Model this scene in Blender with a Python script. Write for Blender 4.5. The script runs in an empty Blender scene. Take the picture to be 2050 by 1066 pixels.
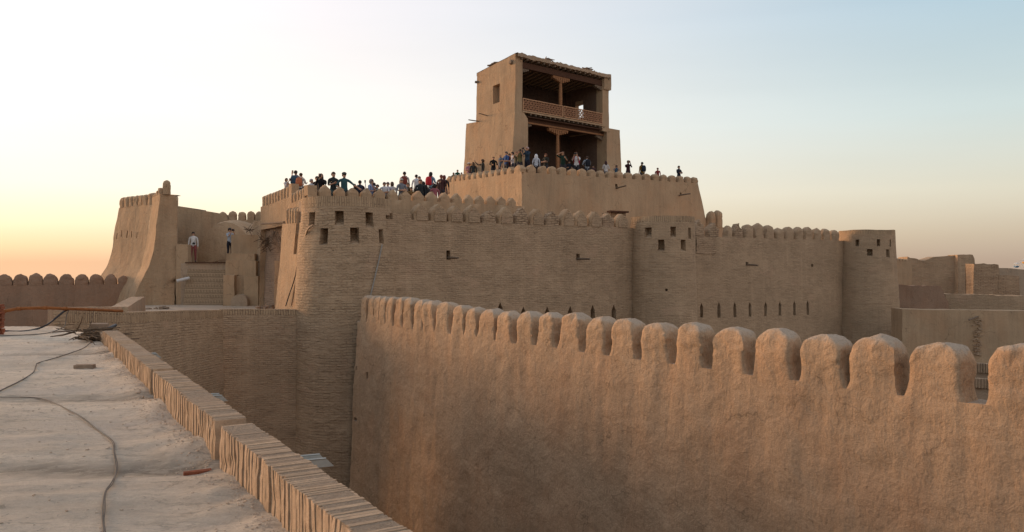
import bpy, math, random
from mathutils import Vector, Matrix, noise
R = math.radians
random.seed(7)
F = 1640.0          # focal length in photo pixels
CZ = 10.5           # eye height above the ground
scene = bpy.context.scene
col = scene.collection

# ------------------------------------------------------------ camera
cam_d = bpy.data.cameras.new("camera")
cam = bpy.data.objects.new("camera", cam_d)
col.objects.link(cam)
cam.location = (0, 0, CZ)
cam.rotation_euler = (R(90), 0, 0)
cam_d.sensor_width = 36.0
cam_d.lens = F / 2050 * 36.0
cam_d.shift_y = -8 / 2050
cam_d.clip_start = 0.1
cam_d.clip_end = 5000
scene.camera = cam

# ------------------------------------------------------------ world + sun
SUN_AZ = -62        # degrees left of the view axis
SUN_EL = 3.0
world = bpy.data.worlds.new("World")
scene.world = world
world.use_nodes = True
wn, wl = world.node_tree.nodes, world.node_tree.links
wn.clear()
out = wn.new('ShaderNodeOutputWorld')
bg = wn.new('ShaderNodeBackground')
sky = wn.new('ShaderNodeTexSky')
sky.sky_type = 'NISHITA'
sky.sun_disc = False
sky.sun_elevation = R(SUN_EL)
sky.sun_rotation = R(SUN_AZ)
sky.altitude = 100
sky.air_density = 1.0
sky.dust_density = 2.5
sky.ozone_density = 1.5
bg.inputs['Strength'].default_value = 0.05
# pale dusty twilight air over the sky model: warm glow low on the sunset side, pale blue high up
tc = wn.new('ShaderNodeTexCoord')
sep = wn.new('ShaderNodeSeparateXYZ')
wl.new(tc.outputs['Generated'], sep.inputs[0])
def wmath(op, a, b=None):
    n = wn.new('ShaderNodeMath'); n.operation = op
    for i, v in enumerate((a, b)):
        if v is None: continue
        if isinstance(v, (int, float)): n.inputs[i].default_value = v
        else: wl.new(v, n.inputs[i])
    return n.outputs[0]
def wramp(src, stops):
    n = wn.new('ShaderNodeValToRGB')
    cr = n.color_ramp
    cr.elements[0].position, cr.elements[0].color = stops[0][0], (*stops[0][1], 1)
    cr.elements[1].position, cr.elements[1].color = stops[-1][0], (*stops[-1][1], 1)
    for p, c in stops[1:-1]:
        e = cr.elements.new(p); e.color = (*c, 1)
    wl.new(src, n.inputs[0])
    return n.outputs[0]
elev = wmath('MAXIMUM', sep.outputs['Z'], 0.0)
sx, sy = math.sin(R(SUN_AZ)), math.cos(R(SUN_AZ))
dot = wmath('ADD', wmath('MULTIPLY', sep.outputs['X'], sx), wmath('MULTIPLY', sep.outputs['Y'], sy))
near = wmath('MULTIPLY_ADD', dot, 0.5); near.node.inputs[2].default_value = 0.5
warm = wramp(elev, [(0.0, (.98, .60, .36)), (.018, (1.04, .78, .48)), (.042, (1.08, .93, .66)), (.085, (1.12, 1.01, .86)), (.14, (1.15, 1.03, .94)), (.3, (1.12, 1.0, .99)), (.5, (.80, .74, .74)), (1, (.50, .52, .58))])
cool = wramp(elev, [(0.0, (.50, .38, .29)), (.03, (.60, .50, .38)), (.08, (.72, .68, .56)), (.16, (.62, .71, .70)), (.28, (.42, .57, .66)), (.6, (.46, .52, .60)), (1, (.50, .52, .58))])
back = wramp(elev, [(0.0, (.74, .58, .51)), (.1, (.98, .80, .71)), (.3, (.95, .84, .77)), (.5, (.66, .64, .64)), (1, (.50, .52, .58))])
mixn = wn.new('ShaderNodeMix'); mixn.data_type = 'RGBA'
nr = wn.new('ShaderNodeMapRange'); nr.interpolation_type = 'SMOOTHSTEP'
nr.inputs['From Min'].default_value = 0.42; nr.inputs['From Max'].default_value = 1.0
wl.new(near, nr.inputs[0])
wl.new(nr.outputs[0], mixn.inputs['Factor'])
mixb = wn.new('ShaderNodeMix'); mixb.data_type = 'RGBA'
nb_ = wn.new('ShaderNodeMapRange'); nb_.interpolation_type = 'SMOOTHSTEP'
nb_.inputs['From Min'].default_value = 0.12; nb_.inputs['From Max'].default_value = 0.44
wl.new(near, nb_.inputs[0]); wl.new(nb_.outputs[0], mixb.inputs['Factor'])
wl.new(back, mixb.inputs['A']); wl.new(cool, mixb.inputs['B'])
wl.new(mixb.outputs['Result'], mixn.inputs['A']); wl.new(warm, mixn.inputs['B'])
bg2 = wn.new('ShaderNodeBackground')
wl.new(mixn.outputs['Result'], bg2.inputs['Color'])
wm = wn.new('ShaderNodeMapping'); wm.inputs['Scale'].default_value = (1.2, 1.2, 9.0); wl.new(tc.outputs['Generated'], wm.inputs[0])
wno = wn.new('ShaderNodeTexNoise'); wno.inputs['Scale'].default_value = 1.6; wno.inputs['Detail'].default_value = 4; wl.new(wm.outputs[0], wno.inputs['Vector'])
wst = wmath('MULTIPLY_ADD', wno.outputs[0], 0.14); wst.node.inputs[2].default_value = 0.91; wl.new(wst, bg2.inputs['Strength'])
wl.new(sky.outputs[0], bg.inputs['Color'])
addn = wn.new('ShaderNodeAddShader')
wl.new(bg.outputs[0], addn.inputs[0]); wl.new(bg2.outputs[0], addn.inputs[1])
wl.new(addn.outputs[0], out.inputs[0])

sun_d = bpy.data.lights.new("sun", 'SUN')
sun_d.energy = 3.6
sun_d.angle = R(18)
sun_d.color = (1.0, 0.60, 0.33)
sun = bpy.data.objects.new("sun", sun_d)
col.objects.link(sun)
sdir = Vector((sx * math.cos(R(SUN_EL + 3.5)), sy * math.cos(R(SUN_EL + 3.5)), math.sin(R(SUN_EL + 3.5))))
sun.rotation_euler = sdir.to_track_quat('Z', 'Y').to_euler()
sun.location = (-30, 20, 40)

scene.view_settings.view_transform = 'Standard'
scene.view_settings.look = 'None'
scene.view_settings.exposure = 0.0
scene.view_settings.gamma = 1.0
scene.render.engine = 'CYCLES'

# ------------------------------------------------------------ materials
def ngroup(name):
    m = bpy.data.materials.new(name); m.use_nodes = True
    nt = m.node_tree
    for n in list(nt.nodes):
        if n.type != 'OUTPUT_MATERIAL' and n.type != 'BSDF_PRINCIPLED': nt.nodes.remove(n)
    b = nt.nodes['Principled BSDF']
    b.inputs['Roughness'].default_value = .92
    b.inputs['Specular IOR Level'].default_value = .12
    return m, nt, b
class NT:
    def __init__(s, nt): s.n, s.l = nt.nodes, nt.links
    def pos(s):
        g = s.n.new('ShaderNodeNewGeometry'); return g.outputs['Position']
    def uv(s):
        g = s.n.new('ShaderNodeUVMap'); return g.outputs[0]
    def mapping(s, v, scale=(1, 1, 1), loc=(0, 0, 0), rot=(0, 0, 0)):
        m = s.n.new('ShaderNodeMapping'); s.l.new(v, m.inputs[0])
        m.inputs['Scale'].default_value = scale; m.inputs['Location'].default_value = loc
        m.inputs['Rotation'].default_value = rot
        return m.outputs[0]
    def noise(s, v, scale, detail=4, rough=.55, dist=0, out=0):
        m = s.n.new('ShaderNodeTexNoise'); s.l.new(v, m.inputs['Vector'])
        m.inputs['Scale'].default_value = scale; m.inputs['Detail'].default_value = detail
        m.inputs['Roughness'].default_value = rough; m.inputs['Distortion'].default_value = dist
        return m.outputs[out]
    def ramp(s, v, stops):
        n = s.n.new('ShaderNodeValToRGB'); cr = n.color_ramp
        def c4(c): return (c, c, c, 1) if isinstance(c, (int, float)) else (*c, 1)
        cr.elements[0].position, cr.elements[0].color = stops[0][0], c4(stops[0][1])
        cr.elements[1].position, cr.elements[1].color = stops[-1][0], c4(stops[-1][1])
        for p, c in stops[1:-1]:
            e = cr.elements.new(p); e.color = c4(c)
        s.l.new(v, n.inputs[0]); return n.outputs[0]
    def math(s, op, a, b=0.0, c=None):
        n = s.n.new('ShaderNodeMath'); n.operation = op
        for i, v in enumerate((a, b, c)):
            if v is None: continue
            if isinstance(v, (int, float)): n.inputs[i].default_value = v
            else: s.l.new(v, n.inputs[i])
        return n.outputs[0]
    def mix(s, f, a, b, mode='MIX'):
        n = s.n.new('ShaderNodeMix'); n.data_type = 'RGBA'; n.blend_type = mode
        for k, v in (('Factor', f), ('A', a), ('B', b)):
            if isinstance(v, (int, float)):
                n.inputs[k].default_value = v if k == 'Factor' else (v, v, v, 1)
            elif isinstance(v, tuple): n.inputs[k].default_value = (*v, 1)
            else: s.l.new(v, n.inputs[k])
        return n.outputs['Result']
    def vadd(s, a, b):
        n = s.n.new('ShaderNodeVectorMath'); n.operation = 'ADD'
        s.l.new(a, n.inputs[0]); s.l.new(b, n.inputs[1]); return n.outputs[0]
    def vscale(s, a, f):
        n = s.n.new('ShaderNodeVectorMath'); n.operation = 'MULTIPLY'
        s.l.new(a, n.inputs[0]); n.inputs[1].default_value = f; return n.outputs[0]
    def vsub(s, a, f):
        n = s.n.new('ShaderNodeVectorMath'); n.operation = 'SUBTRACT'
        s.l.new(a, n.inputs[0]); n.inputs[1].default_value = f; return n.outputs[0]
    def bump(s, h, dist, strength, b, prev=None):
        n = s.n.new('ShaderNodeBump'); s.l.new(h, n.inputs['Height'])
        n.inputs['Distance'].default_value = dist; n.inputs['Strength'].default_value = strength
        if prev is not None: s.l.new(prev, n.inputs['Normal'])
        s.l.new(n.outputs[0], b.inputs['Normal']); return n.outputs[0]

def sc(c, k): return tuple(min(1, x * k) for x in c)

def mat_plaster(name, base, grain=1.0, streak=1.0, pits=True, straw=0.0, dust=False):
    m, nt, b = ngroup(name); s = NT(nt); p = s.pos()
    big = s.noise(p, .45, 5, .6, .4)
    c = s.mix(s.ramp(big, [(.3, 0.0), (.7, 1.0)]), sc(base, .80), sc(base, 1.14))
    hue = s.noise(s.mapping(p, (1, 1, .6), (7, 3, 1)), .9, 3)
    c = s.mix(s.math('MULTIPLY', s.ramp(hue, [(.45, 0.0), (.75, 1.0)]), .5), c, (base[0] * 1.12, base[1] * .92, base[2] * .80))
    vs = s.noise(s.mapping(p, (2.4, 2.4, .22)), 1.6, 6, .65, .3)
    c = s.mix(s.math('MULTIPLY', s.ramp(vs, [(.42, 0.0), (.72, 1.0)]), .38 * streak), c, sc(base, 1.35))
    c = s.mix(s.math('MULTIPLY', s.ramp(vs, [(.26, 1.0), (.45, 0.0)]), .35 * streak), c, sc(base, .62))
    fine = s.noise(s.mapping(p, (1, 1, 1.3)), 38, 5, .75)
    c = s.mix(s.math('MULTIPLY', s.ramp(fine, [(.3, 1.0), (.52, 0.0)]), .34 * grain), c, sc(base, .5))
    c = s.mix(s.math('MULTIPLY', s.ramp(fine, [(.58, 0.0), (.78, 1.0)]), .3 * grain), c, sc(base, 1.5))
    h1 = s.noise(p, 7, 8, .68)
    h2 = s.noise(p, 55, 4, .7)
    if pits:
        vor = nt.nodes.new('ShaderNodeTexVoronoi'); s.l.new(s.vadd(p, s.vscale(s.noise(p, 3, 3, out=1), (.5, .5, .5))), vor.inputs['Vector'])
        vor.inputs['Scale'].default_value = .75; vor.feature = 'DISTANCE_TO_EDGE'
        ck = s.ramp(vor.outputs['Distance'], [(.0, 1.0), (.016, 0.0)])
        ckm = s.ramp(s.noise(p, 1.1, 3), [(.52, 0.0), (.58, 1.0)])
        ck = s.math('MULTIPLY', ck, ckm)
        c = s.mix(s.math('MULTIPLY', ck, .6), c, sc(base, .35))
        pit = s.ramp(s.noise(s.mapping(p, (1, 1, .7), (3, 9, 2)), 9, 2, .5), [(.70, 0.0), (.76, 1.0)])
        c = s.mix(s.math('MULTIPLY', pit, .35), c, sc(base, .45))
    if dust:     # pale dust and washed mud lying on the level tops
        g = nt.nodes.new('ShaderNodeNewGeometry'); sp = nt.nodes.new('ShaderNodeSeparateXYZ'); s.l.new(g.outputs['Normal'], sp.inputs[0])
        tm = s.math('ADD', sp.outputs[2], s.math('MULTIPLY', s.math('SUBTRACT', s.noise(p, 6, 4, .7), .5), .8))
        c = s.mix(s.ramp(tm, [(.40, 0.0), (.75, .85)]), c, (.42, .35, .28))
        lump = s.noise(s.mapping(p, (1, 1, .5), (4, 4, 4)), .55, 5, .6, .8)
        c = s.mix(s.ramp(lump, [(.5, 0.0), (.56, .28)]), c, sc(base, 1.22))
        c = s.mix(s.ramp(lump, [(.34, .12), (.44, 0.0)]), c, sc(base, .8))
    if straw:
        st1 = s.noise(s.mapping(p, (1, 1, .30), (1, 2, 3), (.5, .3, .2)), 26, 5, .72)
        c = s.mix(s.math('MULTIPLY', s.ramp(st1, [(.38, 1.0), (.47, 0.0)]), .5 * straw), c, sc(base, .42))
        c = s.mix(s.math('MULTIPLY', s.ramp(st1, [(.56, 0.0), (.66, 1.0)]), .4 * straw), c, sc(base, 1.5))
    s.l.new(c, b.inputs['Base Color'])
    nb = s.bump(h1, .07, .75 * grain, b)
    nb = s.bump(s.noise(p, 2.4, 6, .65, .5), .12, .45 * grain, b, nb)
    nb = s.bump(vs, .10, .5 * streak, b, nb)
    s.bump(h2, .012, .7 * grain, b, nb)
    return m

def mat_brick(name, base, row=.085, bw=.3, smear=.45, rough=1.0, mort=None, big_rows=1.0, wav=.085, amt=.5):
    """courses follow the UV map, which is in metres along and up each wall"""
    m, nt, b = ngroup(name); s = NT(nt); p = s.pos(); u = s.uv()
    d = s.vscale(s.vsub(s.noise(u, .9, 3, out=1), (.5, .5, .5)), (.12, wav, 0))
    d2 = s.vscale(s.vsub(s.noise(u, 5, 3, out=1), (.5, .5, .5)), (.07, .4 * wav, 0))
    uu = s.vadd(s.vadd(u, d), d2)
    br = nt.nodes.new('ShaderNodeTexBrick'); s.l.new(uu, br.inputs['Vector'])
    br.inputs['Scale'].default_value = 1; br.inputs['Brick Width'].default_value = bw
    br.inputs['Row Height'].default_value = row; br.inputs['Mortar Size'].default_value = row * .2
    br.inputs['Mortar Smooth'].default_value = .8
    br.inputs['Color1'].default_value = (*sc(base, .88), 1); br.inputs['Color2'].default_value = (*sc(base, 1.14), 1)
    br.inputs['Mortar'].default_value = (*(mort or sc(base, .62)), 1)
    big = s.noise(p, .45, 5, .62, .5)
    mud = s.mix(s.ramp(big, [(.3, 0.0), (.7, 1.0)]), sc(base, .84), sc(base, 1.13))
    mask = s.ramp(s.noise(s.mapping(u, (.7, 1.0, 1)), 1.1, 6, .7, .4), [(.42, 0.0), (.62, 1.0)])
    mask = s.math('MULTIPLY', s.math('MULTIPLY_ADD', mask, .75, .25), amt)
    c = s.mix(mask, mud, br.outputs['Color'])
    # broken, uneven beds: two scales of stretched erosion that come and go
    n1 = s.noise(s.mapping(uu, (1.3, 6.5 * big_rows, 1)), 1.0, 6, .70, .45)
    n2 = s.noise(s.mapping(uu, (2.6, 12 * big_rows, 1), (3, 5, 0)), 1.0, 5, .72, .3)
    patch = s.ramp(s.noise(s.mapping(u, (1, 1.3, 1), (8, 2, 0)), .8, 5, .68), [(.40, .18), (.62, 1.0)])
    bed = s.math('MULTIPLY', s.ramp(n1, [(.30, 1.0), (.46, 0.0)]), patch)
    c = s.mix(s.math('MULTIPLY', bed, .42 * rough), c, sc(base, .50))
    c = s.mix(s.math('MULTIPLY', s.ramp(n2, [(.32, 1.0), (.46, 0.0)]), .28 * rough), c, sc(base, .55))
    c = s.mix(s.math('MULTIPLY', s.ramp(n1, [(.56, 0.0), (.74, 1.0)]), .25), c, sc(base, 1.25))
    # rain washed vertical runs, pale and dark
    vs = s.noise(s.mapping(p, (1.8, 1.8, .12)), 1.2, 4, .6)
    c = s.mix(s.math('MULTIPLY', s.ramp(vs, [(.55, 0.0), (.72, 1.0)]), .42), c, sc(base, 1.28))
    c = s.mix(s.math('MULTIPLY', s.ramp(vs, [(.28, 1.0), (.44, 0.0)]), .3), c, sc(base, .7))
    # pockets and patches
    pk = s.ramp(s.noise(s.mapping(u, (1, 1.8, 1), (2, 7, 0)), 4.5, 3, .55), [(.69, 0.0), (.76, 1.0)])
    c = s.mix(s.math('MULTIPLY', pk, .45), c, sc(base, .42))
    pt = s.ramp(s.noise(s.mapping(p, (1, 1, 1.2), (5, 1, 9)), .7, 4, .55, .6), [(.60, 0.0), (.63, 1.0)])
    c = s.mix(s.math('MULTIPLY', pt, .45), c, (base[0] * 1.05, base[1] * 1.0, base[2] * 1.02))
    fine = s.noise(p, 30, 4, .7)
    c = s.mix(s.math('MULTIPLY', s.ramp(fine, [(.3, 1.0), (.5, 0.0)]), .25), c, sc(base, .5))
    s.l.new(c, b.inputs['Base Color'])
    hb = s.math('MULTIPLY', s.math('SUBTRACT', 1.0, br.outputs['Fac']), mask)
    nb = s.bump(hb, .02, .7 * rough, b)
    nb = s.bump(s.math('MULTIPLY', n1, patch), .06, .9 * rough, b, nb)
    nb = s.bump(n2, .03, .6 * rough, b, nb)
    nb = s.bump(s.math('SUBTRACT', 1.0, pk), .03, .6, b, nb)
    s.bump(s.noise(p, 9, 7, .72), .04, .7, b, nb)
    return m

def mat_band(name, base):
    """rows of upright and flat bricks in turn, with pale mortar"""
    m, nt, b = ngroup(name); s = NT(nt); u = s.uv(); p = s.pos()
    d = s.vscale(s.vsub(s.noise(u, 3, 3, out=1), (.5, .5, .5)), (.04, .04, 0))
    uu = s.vadd(u, d)
    sp = nt.nodes.new('ShaderNodeSeparateXYZ'); s.l.new(uu, sp.inputs[0])
    v = s.math('FRACT', s.math('DIVIDE', sp.outputs[1], .29))
    tall = s.math('GREATER_THAN', v, .45)
    lines = s.math('ABSOLUTE', s.math('SUBTRACT', s.math('FRACT', s.math('DIVIDE', sp.outputs[0], .085)), .5))
    gap = s.math('MULTIPLY', s.math('GREATER_THAN', lines, .33), tall)
    l2 = s.math('LESS_THAN', s.math('ABSOLUTE', s.math('SUBTRACT', v, .2)), .06)
    l3 = s.math('LESS_THAN', s.math('ABSOLUTE', s.math('SUBTRACT', v, .43)), .04)
    dark = s.math('MAXIMUM', gap, s.math('MAXIMUM', l2, l3))
    n = s.noise(p, 1.5, 5); n2 = s.noise(p, 12, 4, .7)
    c = s.mix(n, sc(base, .85), sc(base, 1.3))
    c = s.mix(s.math('MULTIPLY', tall, .25), c, sc(base, .6))
    c = s.mix(s.math('MULTIPLY', dark, .9), c, sc(base, .38))
    c = s.mix(s.ramp(n2, [(.35, .35), (.55, 0.0)]), c, sc(base, .5))
    s.l.new(c, b.inputs['Base Color'])
    nb = s.bump(s.math('SUBTRACT', 1.0, dark), .02, .8, b)
    s.bump(n2, .02, .8, b, nb)
    return m

def mat_roof(name, base):
    m, nt, b = ngroup(name); s = NT(nt); p = s.pos()
    rp = s.mapping(p, (1, 1, 1), rot=(0, 0, R(-4)))
    st = s.noise(s.mapping(rp, (.35, 1.5, 1)), 1.4, 6, .62, .5)
    c = s.mix(s.ramp(st, [(.28, 0.0), (.72, 1.0)]), sc(base, .72), sc(base, 1.15))
    cool = s.noise(s.mapping(rp, (.2, .8, 1), (4, 1, 0)), 1.0, 4, .6)
    c = s.mix(s.math('MULTIPLY', s.ramp(cool, [(.5, 0.0), (.7, 1.0)]), .45), c, (base[0] * .74, base[1] * .80, base[2] * .90))
    # soil washed towards the parapet, darker channels where water runs to the spouts
    sp = nt.nodes.new('ShaderNodeSeparateXYZ')
    s.l.new(s.vadd(p, s.vscale(s.vsub(s.noise(p, 1.6, 4, out=1), (.5, .5, .5)), (.7, .7, 0))), sp.inputs[0])
    fineblot = s.noise(s.mapping(rp, (1, 2.2, 1)), 5, 6, .7)
    for k, (px, py, L) in enumerate(CHANNELS):
        ax = s.math('SUBTRACT', s.math('SUBTRACT', sp.outputs[1], py), s.math('MULTIPLY', s.math('SUBTRACT', sp.outputs[0], px), .06))
        al = s.math('SUBTRACT', px, sp.outputs[0])
        near_ = s.ramp(s.math('ABSOLUTE', ax), [(0.03, 1.0), (.34, 0.0)])
        along = s.ramp(s.math('DIVIDE', al, L), [(0.0, 1.0), (1.0, 0.0)])
        mk = s.math('MULTIPLY', s.math('MULTIPLY', near_, along), s.ramp(fineblot, [(.36, .3), (.52, 1.0)]))
        c = s.mix(s.math('MULTIPLY', mk, 1.0), c, sc(base, .30))
    blot = s.ramp(s.noise(s.mapping(rp, (1, 3.2, 1)), 2.6, 5, .68), [(.60, 0.0), (.72, 1.0)])
    c = s.mix(s.math('MULTIPLY', blot, .5), c, sc(base, .5))
    crk = s.ramp(s.math('ABSOLUTE', s.math('SUBTRACT', s.noise(s.mapping(rp, (.5, 1.6, 1), (9, 2, 0)), 1.3, 6, .62, .6), .5)), [(0.0, 1.0), (.012, 0.0)])
    crk = s.math('MULTIPLY', crk, s.ramp(s.noise(p, .9, 3), [(.44, 0.0), (.54, 1.0)]))
    c = s.mix(s.math('MULTIPLY', crk, .7), c, sc(base, .3))
    mid = s.noise(s.mapping(rp, (1, 1.8, 1), (2, 2, 2)), 9, 6, .72)
    c = s.mix(s.math('MULTIPLY', s.ramp(mid, [(.36, 1.0), (.52, 0.0)]), .38), c, sc(base, .55))
    speck = s.ramp(s.noise(p, 22, 2, .5), [(.70, 0.0), (.74, 1.0)])
    c = s.mix(s.math('MULTIPLY', speck, .6), c, sc(base, .38))
    light = s.ramp(s.noise(s.mapping(p, loc=(3, 2, 0)), 30, 3, .5), [(.68, 0.0), (.74, 1.0)])
    c = s.mix(s.math('MULTIPLY', light, .5), c, sc(base, 1.4))
    fine = s.noise(p, 70, 4, .75)
    c = s.mix(s.math('MULTIPLY', s.ramp(fine, [(.3, 1.0), (.55, 0.0)]), .35), c, sc(base, .55))
    s.l.new(c, b.inputs['Base Color'])
    nb = s.bump(s.noise(s.mapping(rp, (1, 2.2, 1)), 5, 10, .74), .09, 1.0, b)
    nb = s.bump(speck, .01, .8, b, nb)
    s.bump(s.noise(p, 60, 4, .75), .01, .9, b, nb)
    return m

def mat_island(name, base, var=.35):
    m, nt, b = ngroup(name); s = NT(nt); p = s.pos()
    g = nt.nodes.new('ShaderNodeNewGeometry')
    c = s.mix(g.outputs['Random Per Island'], sc(base, 1 - var), sc(base, 1 + var))
    n = s.noise(p, 9, 5, .65)
    c = s.mix(s.ramp(n, [(.3, .5), (.6, 0.0)]), c, sc(base, .45))
    n2 = s.noise(p, 60, 4, .7)
    c = s.mix(s.ramp(n2, [(.35, .4), (.55, 0.0)]), c, sc(base, .5))
    big = s.noise(s.mapping(p, loc=(5, 5, 5)), 1.2, 4, .6)
    c = s.mix(s.ramp(big, [(.45, 0.0), (.7, .5)]), c, (base[0] * .85, base[1] * .88, base[2] * .95))
    s.l.new(c, b.inputs['Base Color'])
    nb = s.bump(n, .02, .9, b)
    s.bump(n2, .006, .9, b, nb)
    return m

def mat_wood(name, base, rough=.8):
    m, nt, b = ngroup(name); s = NT(nt); p = s.pos()
    n = s.noise(s.mapping(p, (3, 3, 9)), 3, 5, .65)
    c = s.mix(s.ramp(n, [(.3, 0.0), (.7, 1.0)]), sc(base, .6), sc(base, 1.3))
    s.l.new(c, b.inputs['Base Color']); b.inputs['Roughness'].default_value = rough
    s.bump(n, .01, .6, b)
    return m

def mat_plain(name, base, rough=.7, metal=0.0, var=.15):
    m, nt, b = ngroup(name); s = NT(nt); p = s.pos()
    n = s.noise(p, 8, 4, .6)
    c = s.mix(s.ramp(n, [(.3, 0.0), (.7, 1.0)]), sc(base, 1 - var), sc(base, 1 + var))
    s.l.new(c, b.inputs['Base Color'])
    b.inputs['Roughness'].default_value = rough; b.inputs['Metallic'].default_value = metal
    b.inputs['Specular IOR Level'].default_value = .3
    return m

LINE = Vector((-.517, .856))            # direction of the roof parapet
def parapet_pt(D): return Vector((-2.40 - .604 * (D - 6.6), D))
CHANNELS = [(*parapet_pt(6.5), 6.0), (*parapet_pt(9.7), 4.5), (*parapet_pt(14.1), 3.0)]
ADOBE = (.41, .292, .188)
M = {
 'plaster': mat_plaster('plaster', ADOBE),
 'plaster_near': mat_plaster('plaster_near', (.445, .31, .202), 1.05, .75, straw=.65, dust=True),
 'plaster_smooth': mat_plaster('plaster_smooth', ADOBE, .55, .8),
 'plaster_grey': mat_plaster('plaster_grey', (.38, .29, .21), .9, .7),
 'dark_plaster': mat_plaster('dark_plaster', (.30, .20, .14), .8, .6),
 'shaded_plaster': mat_plaster('shaded_plaster', (.085, .058, .045), .8, .6),  # near-black tone paints the shade deep inside the pavilion
 'brick': mat_brick('brick', (.425, .305, .203), row=.085, bw=.34, big_rows=1.05, rough=1.4, wav=.09, amt=.7),
 'brick_tower': mat_brick('brick_tower', (.43, .31, .205), row=.11, bw=.4, big_rows=.85, rough=1.9, wav=.15, amt=.6),
 'brick_fine': mat_brick('brick_fine', (.42, .302, .20), row=.085, bw=.32, big_rows=1.15, rough=1.15, wav=.07, amt=.75),
 'brick_top': mat_brick('brick_top', (.41, .295, .19), row=.10, bw=.6, rough=1.0, big_rows=.5, amt=1.5, mort=(.17, .12, .08)),
 'brick_rag': mat_brick('brick_rag', (.40, .285, .19), row=.11, bw=.34, rough=1.3, mort=(.17, .115, .075), amt=1.2),
 'shaded_rough': mat_brick('shaded_rough', (.30, .21, .15), row=.10, bw=.4, rough=1.3, amt=.8),
 'shaded_inner': mat_plaster('shaded_inner', (.15, .10, .075), .8, .6),
 'parapet_mud': mat_plaster('parapet_mud', (.40, .31, .23), 1.6, .5),
 'crumb': mat_island('crumb', (.60, .48, .37), .2),
 'courtyard_mud': mat_plaster('courtyard_mud', (.50, .41, .32), 1.3, .5),
 'band': mat_band('band', (.40, .29, .19)),
 'roof': mat_roof('roof', (.80, .69, .56)),
 'parapet_brick': mat_island('parapet_brick', (.43, .31, .21), .2),
 'loose_brick': mat_island('loose_brick', (.30, .22, .16), .2),
 'red_brick': mat_island('red_brick', (.26, .09, .05), .25),
 'ground': mat_plaster('ground', (.13, .10, .075)),
 'wood_dark': mat_wood('wood_dark', (.085, .042, .026)),
 'wood': mat_wood('wood', (.30, .15, .075)),
 'wood_grey': mat_wood('wood_grey', (.20, .15, .11)),
 'wood_orange': mat_wood('wood_orange', (.26, .10, .035)),
 'lattice': mat_wood('lattice', (.34, .18, .105)),
 'twig': mat_wood('twig', (.13, .09, .06)),
 'zinc': mat_plain('zinc', (.40, .41, .39), .6, .5),
 'pvc': mat_plain('pvc', (.55, .54, .53), .5),
 'grey_tube': mat_plain('grey_tube', (.27, .26, .24), .6),
 'cable_black': mat_plain('cable_black', (.03, .03, .035), .5),
 'cable_grey': mat_plain('cable_grey', (.12, .105, .09), .85),
 'cable_tan': mat_plain('cable_tan', (.36, .24, .15), .6),
 'soot': mat_plain('soot', (.05, .045, .04), .9),
}

# ------------------------------------------------------------ mesh helpers
def wob(p, amp):
    if amp <= 0: return p
    a = noise.noise_vector(p * .55 + Vector((3.1, 7.7, 1.3)))
    b = noise.noise_vector(p * 2.1)
    c = noise.noise_vector(p * 6.3)
    return p + (a * .9 + b * .45 + c * .2) * amp

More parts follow.
